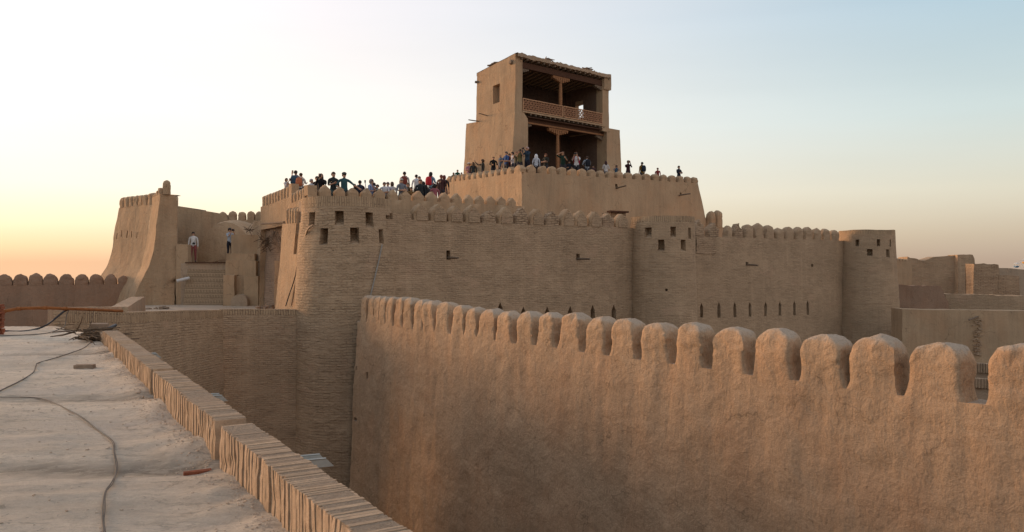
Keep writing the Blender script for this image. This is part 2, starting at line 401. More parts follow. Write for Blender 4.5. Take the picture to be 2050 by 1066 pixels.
class MB:
    def __init__(s): s.v, s.k, s.f, s.uv, s.mi = [], {}, [], [], []
    def vert(s, p):
        key = (round(p[0], 4), round(p[1], 4), round(p[2], 4))
        i = s.k.get(key)
        if i is None:
            i = len(s.v); s.k[key] = i; s.v.append(Vector(p))
        return i
    def face(s, pts, uvs=None, mi=0, uniq=False):
        if uniq:
            ids = []
            for p in pts: ids.append(len(s.v)); s.v.append(Vector(p))
        else: ids = [s.vert(p) for p in pts]
        r = [];ru = []
        for i, idx in enumerate(ids):
            if idx not in r: r.append(idx); ru.append(uvs[i] if uvs else (pts[i][0] + pts[i][1], pts[i][2]))
        if len(r) < 3: return
        s.f.append(r); s.uv.append(ru); s.mi.append(mi)
    def box(s, c, sx, sy, sz, rot=None, mi=0, jit=0):
        rot = rot or Matrix.Identity(3)
        c = Vector(c); P = []
        for x in (-1, 1):
            for y in (-1, 1):
                for z in (-1, 1):
                    q = Vector((x * sx / 2, y * sy / 2, z * sz / 2))
                    if jit: q += Vector([random.uniform(-jit, jit) for _ in range(3)])
                    P.append(c + rot @ q)
        b = len(s.v); s.v += P
        for q in ((0, 1, 3, 2), (4, 6, 7, 5), (0, 4, 5, 1), (2, 3, 7, 6), (0, 2, 6, 4), (1, 5, 7, 3)):
            s.f.append([b + i for i in q]); s.uv.append([(P[i].x + P[i].y, P[i].z) for i in q]); s.mi.append(mi)
    def tube(s, pts, r, n=8, mi=0, cap=True):
        pts = [Vector(p) for p in pts]
        rs = r if isinstance(r, (list, tuple)) else [r] * len(pts)
        rings = []
        for i, p in enumerate(pts):
            d = (pts[min(i + 1, len(pts) - 1)] - pts[max(i - 1, 0)]).normalized()
            a = d.orthogonal().normalized() if abs(d.z) > .95 else d.cross(Vector((0, 0, 1))).normalized()
            bq = d.cross(a).normalized()
            base = len(s.v)
            for j in range(n):
                t = 2 * math.pi * j / n
                s.v.append(p + (a * math.cos(t) + bq * math.sin(t)) * rs[i])
            rings.append(base)
        for i in range(len(rings) - 1):
            for j in range(n):
                k = (j + 1) % n
                s.f.append([rings[i] + j, rings[i] + k, rings[i + 1] + k, rings[i + 1] + j])
                s.uv.append([(0, 0)] * 4); s.mi.append(mi)
        if cap:
            s.f.append([rings[0] + j for j in range(n)][::-1]); s.uv.append([(0, 0)] * n); s.mi.append(mi)
            s.f.append([rings[-1] + j for j in range(n)]); s.uv.append([(0, 0)] * n); s.mi.append(mi)
    def build(s, name, mats, parent=None, amp=0, smooth=35, origin=None):
        me = bpy.data.meshes.new(name)
        O = Vector(origin) if origin is not None else Vector((0, 0, 0))
        vs = [wob(p, amp) - O for p in s.v]
        me.from_pydata([tuple(p) for p in vs], [], s.f)
        ul = me.uv_layers.new(name='UVMap')
        flat = [c for f in s.uv for u in f for c in u]
        if len(flat) == 2 * len(me.loops): ul.data.foreach_set('uv', flat)
        if not isinstance(mats, (list, tuple)): mats = [mats]
        for m in mats: me.materials.append(m)
        me.polygons.foreach_set('material_index', s.mi)
        if smooth:
            me.polygons.foreach_set('use_smooth', [True] * len(me.polygons))
            me.set_sharp_from_angle(angle=R(smooth))
        me.update()
        o = bpy.data.objects.new(name, me); o.location = O; col.objects.link(o)
        if parent:
            o.parent = parent; w = Vector((0, 0, 0)); q = parent
            while q: w += q.location; q = q.parent
            o.location = O - w
        return o

def tag(o, label=None, cat=None, group=None, kind=None):
    if label: o['label'] = label
    if cat: o['category'] = cat
    if group: o['group'] = group
    if kind: o['kind'] = kind
    return o
def empty(name, loc, label, cat, group=None):
    o = bpy.data.objects.new(name, None); col.objects.link(o); o.location = loc
    o.empty_display_size = .2
    return tag(o, label, cat, group, 'thing')

def W(px, py, D): return Vector(((px - 1025) / F * D, D, CZ - (py - 525) / F * D))
def XY(px, D): return Vector(((px - 1025) / F * D, D))
def Zof(py, D): return CZ - (py - 525) / F * D
def hit(A, e, px):
    """distance along the plan line A + s e where the view column px crosses it"""
    k = (px - 1025) / F
    s_ = (k * A[1] - A[0]) / (e[0] - k * e[1])
    return s_, A[1] + s_ * e[1]

def lin(a, b, step):
    n = max(1, int(math.ceil((b - a) / step - 1e-6)))
    return [a + (b - a) * i / n for i in range(n + 1)]
def lines_with(a, b, step, extra):
    e = sorted(set([a, b] + [x for x in extra if a < x < b]))
    r = []
    for i in range(len(e) - 1): r += lin(e[i], e[i + 1], step)[:-1]
    return r + [e[-1]]

def panel(mb, f, u0, u1, v0, v1, du, dv, holes=(), mi=0, band=None, bandmi=1, uvo=(0, 0)):
    """f(u, v, depth) -> point. holes: (ua, ub, va, vb, depth, sill_drop, pointed)"""
    us = lines_with(u0, u1, du, [h[0] for h in holes] + [h[1] for h in holes])
    vs = lines_with(v0, v1, dv, [h[2] for h in holes] + [h[3] for h in holes] + ([band] if band else []))
    e = 1e-5
    for i in range(len(us) - 1):
        for j in range(len(vs) - 1):
            a, b_, c, d = us[i], us[i + 1], vs[j], vs[j + 1]
            um, vm = (a + b_) / 2, (c + d) / 2
            if any(h[0] < um < h[1] and h[2] < vm < h[3] for h in holes): continue
            bandq = band is not None and vm > band
            uvs = [(a, c), (b_, c), (b_, d), (a, d)]
            if bandq: uvs = [(v - 0, u) for u, v in uvs]
            uvs = [(x + uvo[0], y + uvo[1]) for x, y in uvs]
            mb.face([f(a, c, 0), f(b_, c, 0), f(b_, d, 0), f(a, d, 0)], uvs, bandmi if bandq else mi)
    for h in holes:
        ua, ub, va, vb, dp = h[:5]
        sill = h[5] if len(h) > 5 else 0
        pointed = h[6] if len(h) > 6 else False
        hu = [x for x in us if ua - e <= x <= ub + e]; hv = [x for x in vs if va - e <= x <= vb + e]
        vi = va + sill
        def inn(u, v):
            vv = vi + (v - va) * (vb - vi) / (vb - va)
            return f(u, vv, dp)
        for i in range(len(hu) - 1):
            a, b_ = hu[i], hu[i + 1]
            mb.face([f(a, va, 0), f(b_, va, 0), inn(b_, va), inn(a, va)], [(a, va), (b_, va), (b_, va + dp), (a, va + dp)], mi)
            mb.face([f(a, vb, 0), inn(a, vb), inn(b_, vb), f(b_, vb, 0)], [(a, vb), (a, vb + dp), (b_, vb + dp), (b_, vb)], mi)
            if not (len(h) > 7 and h[7]):
                for j in range(len(hv) - 1):
                    c, d = hv[j], hv[j + 1]
                    mb.face([inn(a, c), inn(b_, c), inn(b_, d), inn(a, d)], [(a, c), (b_, c), (b_, d), (a, d)], mi)
        for j in range(len(hv) - 1):
            c, d = hv[j], hv[j + 1]
            mb.face([f(ua, c, 0), inn(ua, c), inn(ua, d), f(ua, d, 0)], [(ua, c), (ua + dp, c), (ua + dp, d), (ua, d)], mi)
            mb.face([f(ub, c, 0), f(ub, d, 0), inn(ub, d), inn(ub, c)], [(ub, c), (ub, d), (ub + dp, d), (ub + dp, c)], mi)
        if pointed:
            um = (ua + ub) / 2; vt = vb - (ub - ua) * .95
            for x in (ua, ub):
                pts = [(x, vt), (um, vb), (x, vb)]
                if x == ub: pts = pts[::-1]
                F_ = [f(u, v, .004) for u, v in pts]; B_ = [f(u, v, dp * .8) for u, v in pts]
                mb.face(F_, pts, mi, uniq=True)
                mb.face([f(x, vt, .004), f(x, vt, dp * .8), f(um, vb, dp * .8), f(um, vb, .004)], [(0, 0), (.3, 0), (.3, .3), (0, .3)], mi, uniq=True)

def V3(v2, z): return Vector((v2[0], v2[1], z))
def straight(A, B, ztop, n, batter=0.0, prof=None):
    A, B, n = Vector(A), Vector(B), Vector(n)
    e = (B - A).normalized(); L = (B - A).length
    def f(u, v, d):
        o = batter * (ztop - v) if prof is None else prof(v)
        q = A + e * u + n * (o - d)
        return Vector((q.x, q.y, v))
    return f, L, e

def sbox(mb, c, e, n, w, d, z0, z1, step=.2, mi=0):
    """box: c = centre of front edge, w along e, d backwards along -n"""
    c, e, n = Vector(c), Vector(e).normalized(), Vector(n).normalized()
    A, B = c - e * w / 2, c + e * w / 2
    for (P, Q, nn, dd) in ((A, B, n, 0), (B - n * d, A - n * d, -n, 0), (B, B - n * d, e, 0), (A - n * d, A, -e, 0)):
        ff, LL, _ = straight(P, Q, z1, nn)
        panel(mb, ff, 0, LL, z0, z1, step, step, mi=mi)
    us, ds = lin(-w / 2, w / 2, step), lin(0, d, step)
    for zz in (z0, z1):
        for i in range(len(us) - 1):
            for j in range(len(ds) - 1):
                P = lambda u, k: V3(c + e * u - n * k, zz)
                mb.face([P(us[i], ds[j]), P(us[i + 1], ds[j]), P(us[i + 1], ds[j + 1]), P(us[i], ds[j + 1])], mi=mi)
def strip_top(mb, f, L, z, thick, du, mi=0):
    us = lin(0, L, du)
    for i in range(len(us) - 1):
        k = lin(0, thick, .25)
        for j in range(len(k) - 1):
            mb.face([f(us[i], z, k[j]), f(us[i + 1], z, k[j]), f(us[i + 1], z, k[j + 1]), f(us[i], z, k[j + 1])],
                    [(us[i], k[j]), (us[i + 1], k[j]), (us[i + 1], k[j + 1]), (us[i], k[j + 1])], mi)

def merlon(name, base, e, n, w, h, t, mats, parent, kind='round', amp=.02, seed=0, N=20, K=11, lean=0.0, shoulder=.55, crumble=None, flare=0, sq=8.0, post=None, dome=2.3, tilt=0):
    """base = centre of the front edge at the notch level; solid upright rounded slab"""
    e = Vector((e[0], e[1], 0)).normalized(); n = Vector((n[0], n[1], 0)).normalized()
    rnd = random.Random(seed)
    mb = MB(); rings = []
    zs = shoulder * h
    if crumble is None: crumble = amp * 1.6
    for k in range(K + 1):
        if kind == 'round':
            tt = k / K; z = h * (tt if tt < .35 else .35 + (tt - .35) * 1.0)
            a = max(0, (z - zs) / (h - zs))
            hw = w / 2 * (1 - .03 * tt) * math.sqrt(max(0, 1 - min(1, a * .995) ** dome))
            ht = t / 2 * math.sqrt(max(.02, 1 - .75 * a ** 3))
        else:
            tt = k / K; z = h * tt
            a = max(0, (z - zs) / (h - zs))
            hw = w / 2 * max(.03, 1 - a ** (1.35 if kind == 'point' else 1.95))
            ht = t / 2 * (1 - .12 * a)
        if flare: hw += flare * .5 * max(0, 1 - z / .30) ** 2.2
        c = Vector(base) - n * (t / 2) + Vector((0, 0, z)) - n * (lean * z) + e * (tilt * z)
        ring = []
        for j in range(N):
            th = 2 * math.pi * (j + .5) / N
            cx, cy = math.cos(th), math.sin(th)
            p = sq
            r = (abs(cx) ** p + abs(cy) ** p) ** (-1 / p)
            ring.append(c + e * (cx * r * hw) + n * (cy * r * ht))
        rings.append(ring)
    def uvp(q):
        d = q - Vector(base); return (Vector(base).dot(e) + d.dot(e) + d.dot(n), q.z)
    for k in range(K):
        for j in range(N):
            q = [rings[k][j], rings[k][(j + 1) % N], rings[k + 1][(j + 1) % N], rings[k + 1][j]]
            mb.face(q, [uvp(x) for x in q])
    mb.face(rings[-1], [uvp(x) for x in rings[-1]])
    # crumble
    off = Vector((seed * 3.3, seed * 1.7, 0))
    for i, p in enumerate(mb.v):
        kz = (p.z - base[2]) / h
        mb.v[i] = p + (noise.noise_vector(p * 3.5 + off) + noise.noise_vector(p * 11 + off) * .6) * crumble * max(0, min(1, kz * 2))
        if post: mb.v[i] = post(mb.v[i])
    return mb.build(name, mats, parent, amp=amp, smooth=65)

def curve_rows(pts, n):
    """Catmull-Rom through 3D points"""
    pts = [Vector(p) for p in pts]; r = []
    P = [pts[0] * 2 - pts[1]] + pts + [pts[-1] * 2 - pts[-2]]
    for i in range(1, len(P) - 2):
        for k in range(n):
            t = k / n
            a, b, c, d = P[i - 1], P[i], P[i + 1], P[i + 2]
            r.append(.5 * ((2 * b) + (c - a) * t + (2 * a - 5 * b + 4 * c - d) * t * t + (3 * b - a - 3 * c + d) * t ** 3))
    return r + [pts[-1]]

# ============================================================ GROUND
mb = MB()
rr_ = [0, 20, 40, 60, 80, 120, 200, 400, 800, 1500, 2500]
for i in range(len(rr_) - 1):
    for j in range(48):
        def gp(k, a):
            r_ = rr_[k]; return (math.cos(a) * r_, math.sin(a) * r_, -.024 * max(0, r_ - 80))
        a0, a1 = 2 * math.pi * j / 48, 2 * math.pi * (j + 1) / 48
        mb.face([gp(i, a0), gp(i + 1, a0), gp(i + 1, a1), gp(i, a1)])
g = mb.build('ground', M['ground'], smooth=0)
tag(g, kind='structure')

# ============================================================ ROOF BUILDING (camera stands on it)
RB = empty('flat_roofed_building', (-8, 5, 0), 'building with bare pale mud roof and brick edge, in the left foreground', 'building')
OUTN = Vector((.856, .517))             # away from the roof
def roof_z(x, y):
    z = -1.62 + .006 * max(0, y - 6)
    for cx, cy, L in CHANNELS:
        ax = (y - cy) - .06 * (x - cx); al = cx - x
        if al > -.5: z -= .05 * math.exp(-(ax / .30) ** 2) * max(0, 1 - max(0, al) / (L * 1.3))
    # soil banked against the parapet
    q = parapet_pt(y); dd = (q.x - x) * .856
    z += .09 * math.exp(-(max(0, dd) / .28) ** 2) * (.5 + .5 * noise.noise(Vector((x * 3, y * 3, 1))))
    z += .03 * noise.noise(Vector((x * .5, y * .9, 0))) + .020 * noise.noise(Vector((x * 2, y * 4.5, 5))) + .008 * noise.noise(Vector((x * 11, y * 11, 2)))
    return CZ + z
mb = MB()
ys = lin(-22, -4, .5)[:-1] + lin(-4, 8, .07) + lin(8, 19.6, .12)[1:]
NC = 150
def roof_x(y, t):
    xr = parapet_pt(y).x + .12 if y < 16.3 else parapet_pt(16.3).x + .12 - (y - 16.3) * .85
    return xr - (xr + 30) * (t ** 1.9)
for i in range(len(ys) - 1):
    for j in range(NC):
        q = []
        for (yy, jj) in ((ys[i], j + 1), (ys[i], j), (ys[i + 1], j), (ys[i + 1], j + 1)):
            x = roof_x(yy, jj / NC)
            q.append((x, yy, roof_z(x, yy)))
        mb.face(q)
mb.build('roof', M['roof'], RB, smooth=60)
# building walls below the roof
mb = MB()
a, b_ = parapet_pt(-22) + OUTN * .24, parapet_pt(16.6) + OUTN * .24
f, L, e = straight(a, b_, CZ - 1.62, OUTN, .02)
panel(mb, f, 0, L, 0, CZ - 1.62, .6, .6)
corner = Vector((roof_x(19.6, 0), 19.6))
f2, L2, e2 = straight(b_, corner, CZ - 1.62, Vector((.75, .66)), .0)
panel(mb, f2, 0, L2, 0, CZ - 1.66, .6, .6)
f3, L3, e3 = straight(corner, Vector((-30, 19.6)), CZ - 1.62, Vector((0, 1)), .0)
panel(mb, f3, 0, L3, 0, CZ - 1.60, .8, .8)
mb.build('wall', M['brick_fine'], RB, amp=.02)

def parapet_segment(D0, D1, ztop, seed, hgt=.34):
    rnd = random.Random(seed); mb = MB()
    a, b_ = parapet_pt(D0), parapet_pt(D1)
    L = (b_ - a).length; e = (b_ - a).normalized(); s_ = 0
    rot0 = Matrix((Vector((e.x, e.y, 0)), Vector((OUTN.x, OUTN.y, 0)), Vector((0, 0, 1)))).transposed()
    while s_ < L - .03:
        w = rnd.uniform(.030, .058)
        dep = .27 + rnd.uniform(-.004, .004); zt = ztop + rnd.uniform(-.004, .003) + .006 * noise.noise(Vector((s_ * 1.2, seed, 0)))
        q = a + e * (s_ + w / 2); cc = q + OUTN * (dep / 2 + rnd.uniform(-.004, .004) + .010 * noise.noise(Vector((s_ * 2, seed, 8))))
        rot = rot0 @ Matrix.Rotation(rnd.uniform(-.015, .015), 3, 'Z') @ Matrix.Rotation(rnd.uniform(-.008, .008) + .02 * noise.noise(Vector((s_ * 2, seed, 3))), 3, 'Y')
        hh = hgt + .06
        # eroded brick: subdivided thin slab with jagged inner face
        nz = 6; base = len(mb.v); cxyz = Vector((cc.x, cc.y, CZ + zt - hh / 2))
        ww = w - rnd.uniform(-.003, .003); erb = rnd.uniform(0, .012) + (.02 if rnd.random() > .9 else 0)
        for k in range(nz + 1):
            zz = -hh / 2 + hh * k / nz
            er = erb + max(0, noise.noise(Vector((s_ * 2.5, zz * 7, seed)))) * .03 + rnd.uniform(0, .003)
            er2 = 0 if k < nz else .006
            for (xx, yy) in ((-1, -1), (1, -1), (1, 1), (-1, 1)):
                y_ = yy * dep / 2 + (er if yy < 0 else -er * .4)
                mb.v.append(cxyz + rot @ Vector((xx * (ww / 2 - er2 - rnd.uniform(0, .003)), y_, zz)))
        for k in range(nz):
            for j in range(4):
                j2 = (j + 1) % 4
                mb.f.append([base + k * 4 + j, base + k * 4 + j2, base + k * 4 + 4 + j2, base + k * 4 + 4 + j]); mb.uv.append([(0, 0)] * 4); mb.mi.append(0)
        mb.f.append([base + nz * 4 + j for j in range(4)]); mb.uv.append([(0, 0)] * 4); mb.mi.append(0)
        s_ += w
    # mud core just inside the brick faces
    c0 = (a + b_) / 2 + OUTN * .14
    mb.box((c0.x, c0.y, CZ + ztop - .001 - hgt / 2), L - .04, .225, hgt, rot0, mi=1)
    return mb.build('parapet', [M['parapet_brick'], M['parapet_mud']], RB, smooth=0)
parapet_segment(-4, 6.45, -1.295, 3)
parapet_segment(6.62, 9.62, -1.285, 4)
parapet_segment(9.78, 15.3, -1.285, 5)
parapet_segment(15.35, 16.2, -1.36, 6, .2)

# zinc gutter spouts that stick out through the parapet
def zinc_spout(D, z, Lp):
    a = parapet_pt(D) + OUTN * -.02
    mb = MB(); w, h = .17, .075
    o = Vector((OUTN.x, OUTN.y, 0)); sd = Vector((LINE.x, LINE.y, 0)); up = Vector((0, 0, 1))
    P0 = V3(a, CZ + z); P1 = P0 + o * Lp - up * .03
    def ring(P, cut=0):
        return [P + sd * w / 2 + up * (h), P + sd * w / 2, P - sd * w / 2, P - sd * w / 2 + up * (h),
                P - sd * (w / 2 - .004) + up * h, P - sd * (w / 2 - .004) + up * .004, P + sd * (w / 2 - .004) + up * .004, P + sd * (w / 2 - .004) + up * h]
    r0, r1 = ring(P0), ring(P1)
    r1[0] -= o * .07; r1[7] -= o * .07; r1[3] -= o * .07; r1[4] -= o * .07
    for j in range(8):
        k = (j + 1) % 8
        mb.face([r0[j], r0[k], r1[k], r1[j]], [(0, 0)] * 4, uniq=True)
    # rolled rims
    for sg in (1, -1):
        mb.tube([P0 + sd * sg * w / 2 + up * h, P1 + sd * sg * w / 2 + up * h - o * .07], .008, 6)
    return mb.build('gutter_spout', M['zinc'], RB, smooth=30)
zinc_spout(6.53, -1.70, .96)
zinc_spout(9.7, -1.68, .88)
zinc_spout(14.1, -1.66, .84)

# ============================================================ FOREGROUND CRENELLATED PLASTER WALL
wd = Vector((-.586, .810)).normalized()
WN = Vector((-wd.y, wd.x)) * 1.0
WN = Vector((-.810, -.586))             # outward, towards the alley
NP = Vector((.5335 * 14.05, 14.05))     # near reference point on the front face
FW = empty('crenellated_mud_wall', V3(NP, 0), 'smooth warm mud plaster wall with rounded merlons filling the right foreground', 'wall')
s_far = hit(NP, wd, 716)[0]
s_near = -34.0
ZN = CZ - 2.40                          # notch level
def fw_prof(z):
    t = ZN - z
    return max(0, t) * .055
A0 = NP + wd * s_near
fwf, fwL, _ = straight(A0, NP + wd * s_far, ZN, WN, prof=fw_prof)
def sU(px): return hit(NP, wd, px)[0] - s_near
fholes = []
for px, py, w_, h_ in ((740.5, 752, .17, .26), (711, 735, .09, .16), (789, 768, .05, .16), (722, 838, .30, .14)):
    u_ = sU(px); D_ = hit(NP, wd, px)[1]; z_ = Zof(py, D_)
    u_ = min(u_, fwL - .15)
    fholes.append((u_ - w_ / 2, u_ + w_ / 2, z_ - h_ / 2, z_ + h_ / 2, .22))
def rib(p):
    uu = (Vector((p.x, p.y)) - A0).dot(wd)
    r_ = noise.noise(Vector((uu * 1.7, p.z * .12, 4.4))) * .045 + noise.noise(Vector((uu * 5, p.z * .5, 9))) * .018
    r_ += noise.noise(Vector((uu * 2.6, p.z * 2.2, 1))) * .022 + noise.noise(Vector((uu * 6, p.z * 6, 3))) * .012 - max(0, noise.noise(Vector((uu * 1.1, p.z * .9, 7))) - .3) * .05
    return p + Vector((WN.x, WN.y, 0)) * r_
mb = MB()
panel(mb, fwf, 0, 27, 0, ZN, .6, .6); panel(mb, fwf, 27, fwL, 0, ZN, .085, .085, fholes)
FT = .62
strip_top(mb, fwf, fwL, ZN, FT, .11)
def fwb(u, v, d): return fwf(u, ZN, FT + d) + Vector((0, 0, v - ZN))
panel(mb, fwb, 0, fwL, 0, ZN, .5, .5)
for i, p in enumerate(mb.v):            # vertical ribs of the hand laid plaster
    mb.v[i] = rib(p)
mb.build('wall', M['plaster_near'], FW, amp=.055, smooth=60)
mer = [(722.5, 732, 591.5), (735, 746, 592.5), (747, 757.5, 593.5), (759, 770, 594.5), (772, 785, 595.5), (789, 803.5, 596.5), (807.5, 824, 598), (828, 846, 600),
       (847.5, 868, 602), (873, 895, 604), (903, 924, 611), (929, 951, 615), (957, 987, 618), (993, 1024, 623), (1035, 1065, 624), (1076, 1109, 627), (1119, 1156, 626),
       (1172, 1208, 633), (1222, 1267, 637), (1284, 1332, 646), (1351, 1404, 645), (1426, 1490, 653), (1511, 1583, 659), (1604, 1686, 668), (1697, 1788, 669), (1815, 1922, 684), (1979, 2100, 688)]
for i, (xa, xb, yt) in enumerate(mer):
    ua, ub = sU(xb), sU(xa)
    D_ = hit(NP, wd, (xa + xb) / 2)[1]
    wd_ = (ub - ua) * 1.03
    c = A0 + wd * ((ua + ub) / 2)
    zt = Zof(yt, D_ + .25)
    h = max(.8, zt - ZN)
    merlon('merlon', V3(c, ZN - .0), wd, WN, wd_, h, FT - .04, M['plaster_near'], FW, 'round', amp=.055, crumble=.03, seed=i + 1, N=44, K=22, lean=.0, shoulder=.48 if i > 8 else .66, flare=.14, sq=14, post=rib, dome=2.9 + 1.2 * random.random(), tilt=random.uniform(-.05, .05))
# nearer merlons outside the frame, for other viewpoints
for k in range(14):
    c = NP + wd * (-3.35 - 1.15 * k)
    merlon('merlon', V3(c, ZN - .03), wd, WN, .95, 1.05, FT - .06, M['plaster_near'], FW, 'round', amp=.045, seed=60 + k, N=28, K=16, lean=.02)

# unseen block added behind the viewpoint to keep sky light out of the alley
GB_ = empty('alley_light_blocker', V3(XY(1025, 1) + Vector((14, -18)), 0), 'unseen mud block added behind the viewpoint to darken the alley', 'building')
mb = MB(); sbox(mb, Vector((17, -11)), -OUTN, LINE, 26, 5, 0, CZ + 1.5, .8); mb.build('wall', M['plaster'], GB_, amp=.05)

# ============================================================ ROUND TOWERS
def round_tower(label, cpx, cD, Rt, ztop, zband, holes, mat='brick', extra=.30, th0=-115, th1=115, prof_h=4.4, name='round_tower'):
    """theta 0 faces the camera; holes given as pixel rectangles"""
    c = XY(cpx, cD)
    T = empty(name, V3(c, 0), label, 'tower', 'round brick towers of the fortress')
    face = Vector((-c.x, -c.y)).normalized(); right = Vector((-face.y, face.x))
    if right.x < 0: right = -right
    def rad(z):
        t = max(0, min(1, (ztop - z) / prof_h)); t = t * t * (3 - 2 * t) * .5 + t * .5
        return Rt + extra * t + .02 * max(0, ztop - z - prof_h)
    def f(u, v, d):
        th = u / Rt; r = rad(v) - d
        q = c + (face * math.cos(th) + right * math.sin(th)) * r
        return Vector((q.x, q.y, v))
    def u_of(px, z):
        best = None
        for k in range(-900, 901):
            th = k / 900 * R(88); q = f(th * Rt, z, 0)
            x = 1025 + F * q.x / q.y
            if best is None or abs(x - px) < best[0]: best = (abs(x - px), th * Rt, q.y)
        return best[1], best[2]
    H = []
    for (x0, x1, y0, y1, dp, sill) in holes:
        zg = Zof((y0 + y1) / 2, cD - Rt)
        ua, Da = u_of(x0, zg); ub, Db = u_of(x1, zg)
        Dm = (Da + Db) / 2
        H.append((ua, max(ub, ua + .12), Zof(y1, Dm), Zof(y0, Dm), dp, sill))
    mb = MB()
    panel(mb, f, R(th0) * Rt, R(th1) * Rt, 0, ztop, .16, .16, H, band=zband)
    mb.build('wall', [M[mat], M['brick_top']], T, amp=.035, smooth=50)
    mb = MB()
    for k in range(24):
        for (ra, rb) in ((0, .5), (.5, 1)):
            a0, a1 = R(th0) * Rt + (R(th1) - R(th0)) * Rt * k / 24, R(th0) * Rt + (R(th1) - R(th0)) * Rt * (k + 1) / 24
            def g_(u, r_):
                q = f(u, ztop, 0); cc = V3(c, ztop + .02)
                p_ = cc.lerp(q, r_); p_.z = ztop - (.0 if r_ > .9 else 0)
                return p_
            if ra == 0: mb.face([g_(a0, .02), g_(a0, rb), g_(a1, rb), g_(a1, .02)])
            else: mb.face([g_(a0, ra), g_(a0, rb), g_(a1, rb), g_(a1, ra)])
    mb.build('tower_top', M['plaster_grey'], T, amp=.035)
    return T, f, c, u_of

ZT1 = CZ + 2.68
T1, t1f, t1c, t1u = round_tower('largest round brick tower, nearest of them, with two rows of square holes below the crowd', 694.5, 35.4, 1.90, ZT1, ZT1 - .40,
    [(618, 630, 426, 452, .5, .10), (670, 688, 423, 452, .5, .26), (732, 748, 426, 456, .5, .24), (773.5, 781, 432, 463, .5, .2),
     (640, 656, 457, 490, .55, .12), (701, 719, 456, 489, .55, .30), (759, 768, 460, 489, .5, .15)], mat='brick_tower')
ZT2 = CZ + (525 - 432) / F * 42.3
T2, t2f, t2c, t2u = round_tower('middle round brick tower between the two long brick facades', 1326, 44.2, 1.70, ZT2, ZT2 - .32,
    [(1291, 1305, 456, 477, .4, .25), (1342, 1353, 455, 477, .4, .22), (1378, 1384, 457, 480, .4, .15), (1317, 1330, 481, 503, .5, .12), (1363, 1373, 481, 504, .4, .2), (1331.5, 1336.5, 578, 583, .3, 0)],
    mat='brick_fine', extra=.12)
ZT3 = CZ + (525 - 460) / F * 54.6
T3, t3f, t3c, t3u = round_tower('farthest round brick tower at the right end of the fortress', 1735, 56.4, 1.80, ZT3, ZT3 - .30,
    [(1712, 1720, 480, 494, .4, .1), (1755, 1762, 479, 494, .4, .1), (1736, 1747, 500, 514, .45, .12), (1774, 1781, 500, 516, .4, .12), (1781, 1784, 480, 495, .4, .1)],
    mat='brick_fine', extra=.35, prof_h=7)
# dark soot and a zinc strip at the foot of the far tower
mb = MB(); q = W(1803, 622, 57); 
mb.tube([W(1802, 618, 56.5), W(1804, 650, 56.5), W(1808, 700, 56.4)], .05, 8)
mb.build('downpipe', M['zinc'], T3)

# ============================================================ BRICK FACADES
FD = Vector((.798, .602)); FN = Vector((.602, -.798))
FA = Vector((-5.1, 35.0))
def board(A, e, n, px, py, L, parent, dz=0.0, w=.11, mat='wood_grey', up=.02):
    s_, D_ = hit(A, e, px); q = A + e * s_; z = Zof(py, D_)
    mb = MB(); o = Vector((n[0], n[1], 0)); P0 = V3(q, z) - o * .25; P1 = V3(q, z) + o * L + Vector((0, 0, dz))
    mb.tube([P0, P0.lerp(P1, .5) + Vector((0, 0, .01)), P1], [w * .5, w * .55, w * .45], 7)
    return mb.build('drain_spout', M[mat], parent, smooth=60)
def facade(label, px0, px1, ztop, merl, holes, mat, slits):
    s0, D0 = hit(FA, FD, px0); s1, D1 = hit(FA, FD, px1)
    A = FA + FD * (s0 - .35); B = FA + FD * (s1 + .35)
    T = empty('brick_fortress_wall', V3(A, 0), label, 'wall', 'long brick walls between the round towers')
    f, L, e = straight(A, B, ztop, FN, .012)
    H = []
    for (x0, x1, y0, y1, dp) in holes:
        ua, Da = hit(A, FD, x0); ub, Db = hit(A, FD, x1)
        H.append((ua, ub, Zof(y1, (Da + Db) / 2), Zof(y0, (Da + Db) / 2), dp, 0, False))
    for (x, w_, y0, y1) in slits:
        u, D = hit(A, FD, x)
        H.append((u - w_ / 2, u + w_ / 2, Zof(y1, D), Zof(y0, D), .7, .12, True))
    mb = MB()
    panel(mb, f, 0, L, 0, ztop, .2, .2, H)
    strip_top(mb, f, L, ztop, .55, .3)
    mb.build('wall', M[mat], T, amp=.03, smooth=50)
    return T, f, A, L
def arch_plate(parent, base, e, n, w, h):
    """bare brick infill on the face of a plastered merlon"""
    e3, n3 = Vector((e[0], e[1], 0)), Vector((n[0], n[1], 0)); mb = MB(); K = 12; rows = []
    for k in range(K + 1):
        z = h * k / K; a = max(0, (z - h * .42) / (h * .58)); hw = w / 2 * max(.02, 1 - a ** 1.95)
        rows.append([Vector(base) + e3 * (hw * (q / 3 - 1)) + Vector((0, 0, z)) for q in range(7)])
    for k in range(K):
        for q in range(6):
            f4 = [rows[k][q], rows[k][q + 1], rows[k + 1][q + 1], rows[k + 1][q]]
            mb.face([p + n3 * .035 for p in f4], [(p.dot(e3), p.z) for p in f4])
    ol = [r[0] for r in rows] + [r[-1] for r in rows[::-1]]
    for i in range(len(ol) - 1):
        mb.face([ol[i] + n3 * .035, ol[i + 1] + n3 * .035, ol[i + 1] - n3 * .05, ol[i] - n3 * .05])
    return mb.build('brick_infill', M['brick'], parent, amp=.025)
ZF1 = CZ + (525 - 443) / F * 35.9 + .02
F1, f1, f1A, f1L = facade('long brick wall with arched merlons between the largest tower and the middle tower', 783, 1264, ZF1, None,
    [(894, 902, 502, 521, .5), (1153, 1160, 508, 521, .5), (790, 792.5, 427, 438, .2)], 'brick',
    [(1000, .3, 606, 650), (1047, .3, 614, 645), (1094, .3, 614, 645), (1140, .3, 613, 643), (1185, .3, 611, 641), (1227, .32, 610, 640)])
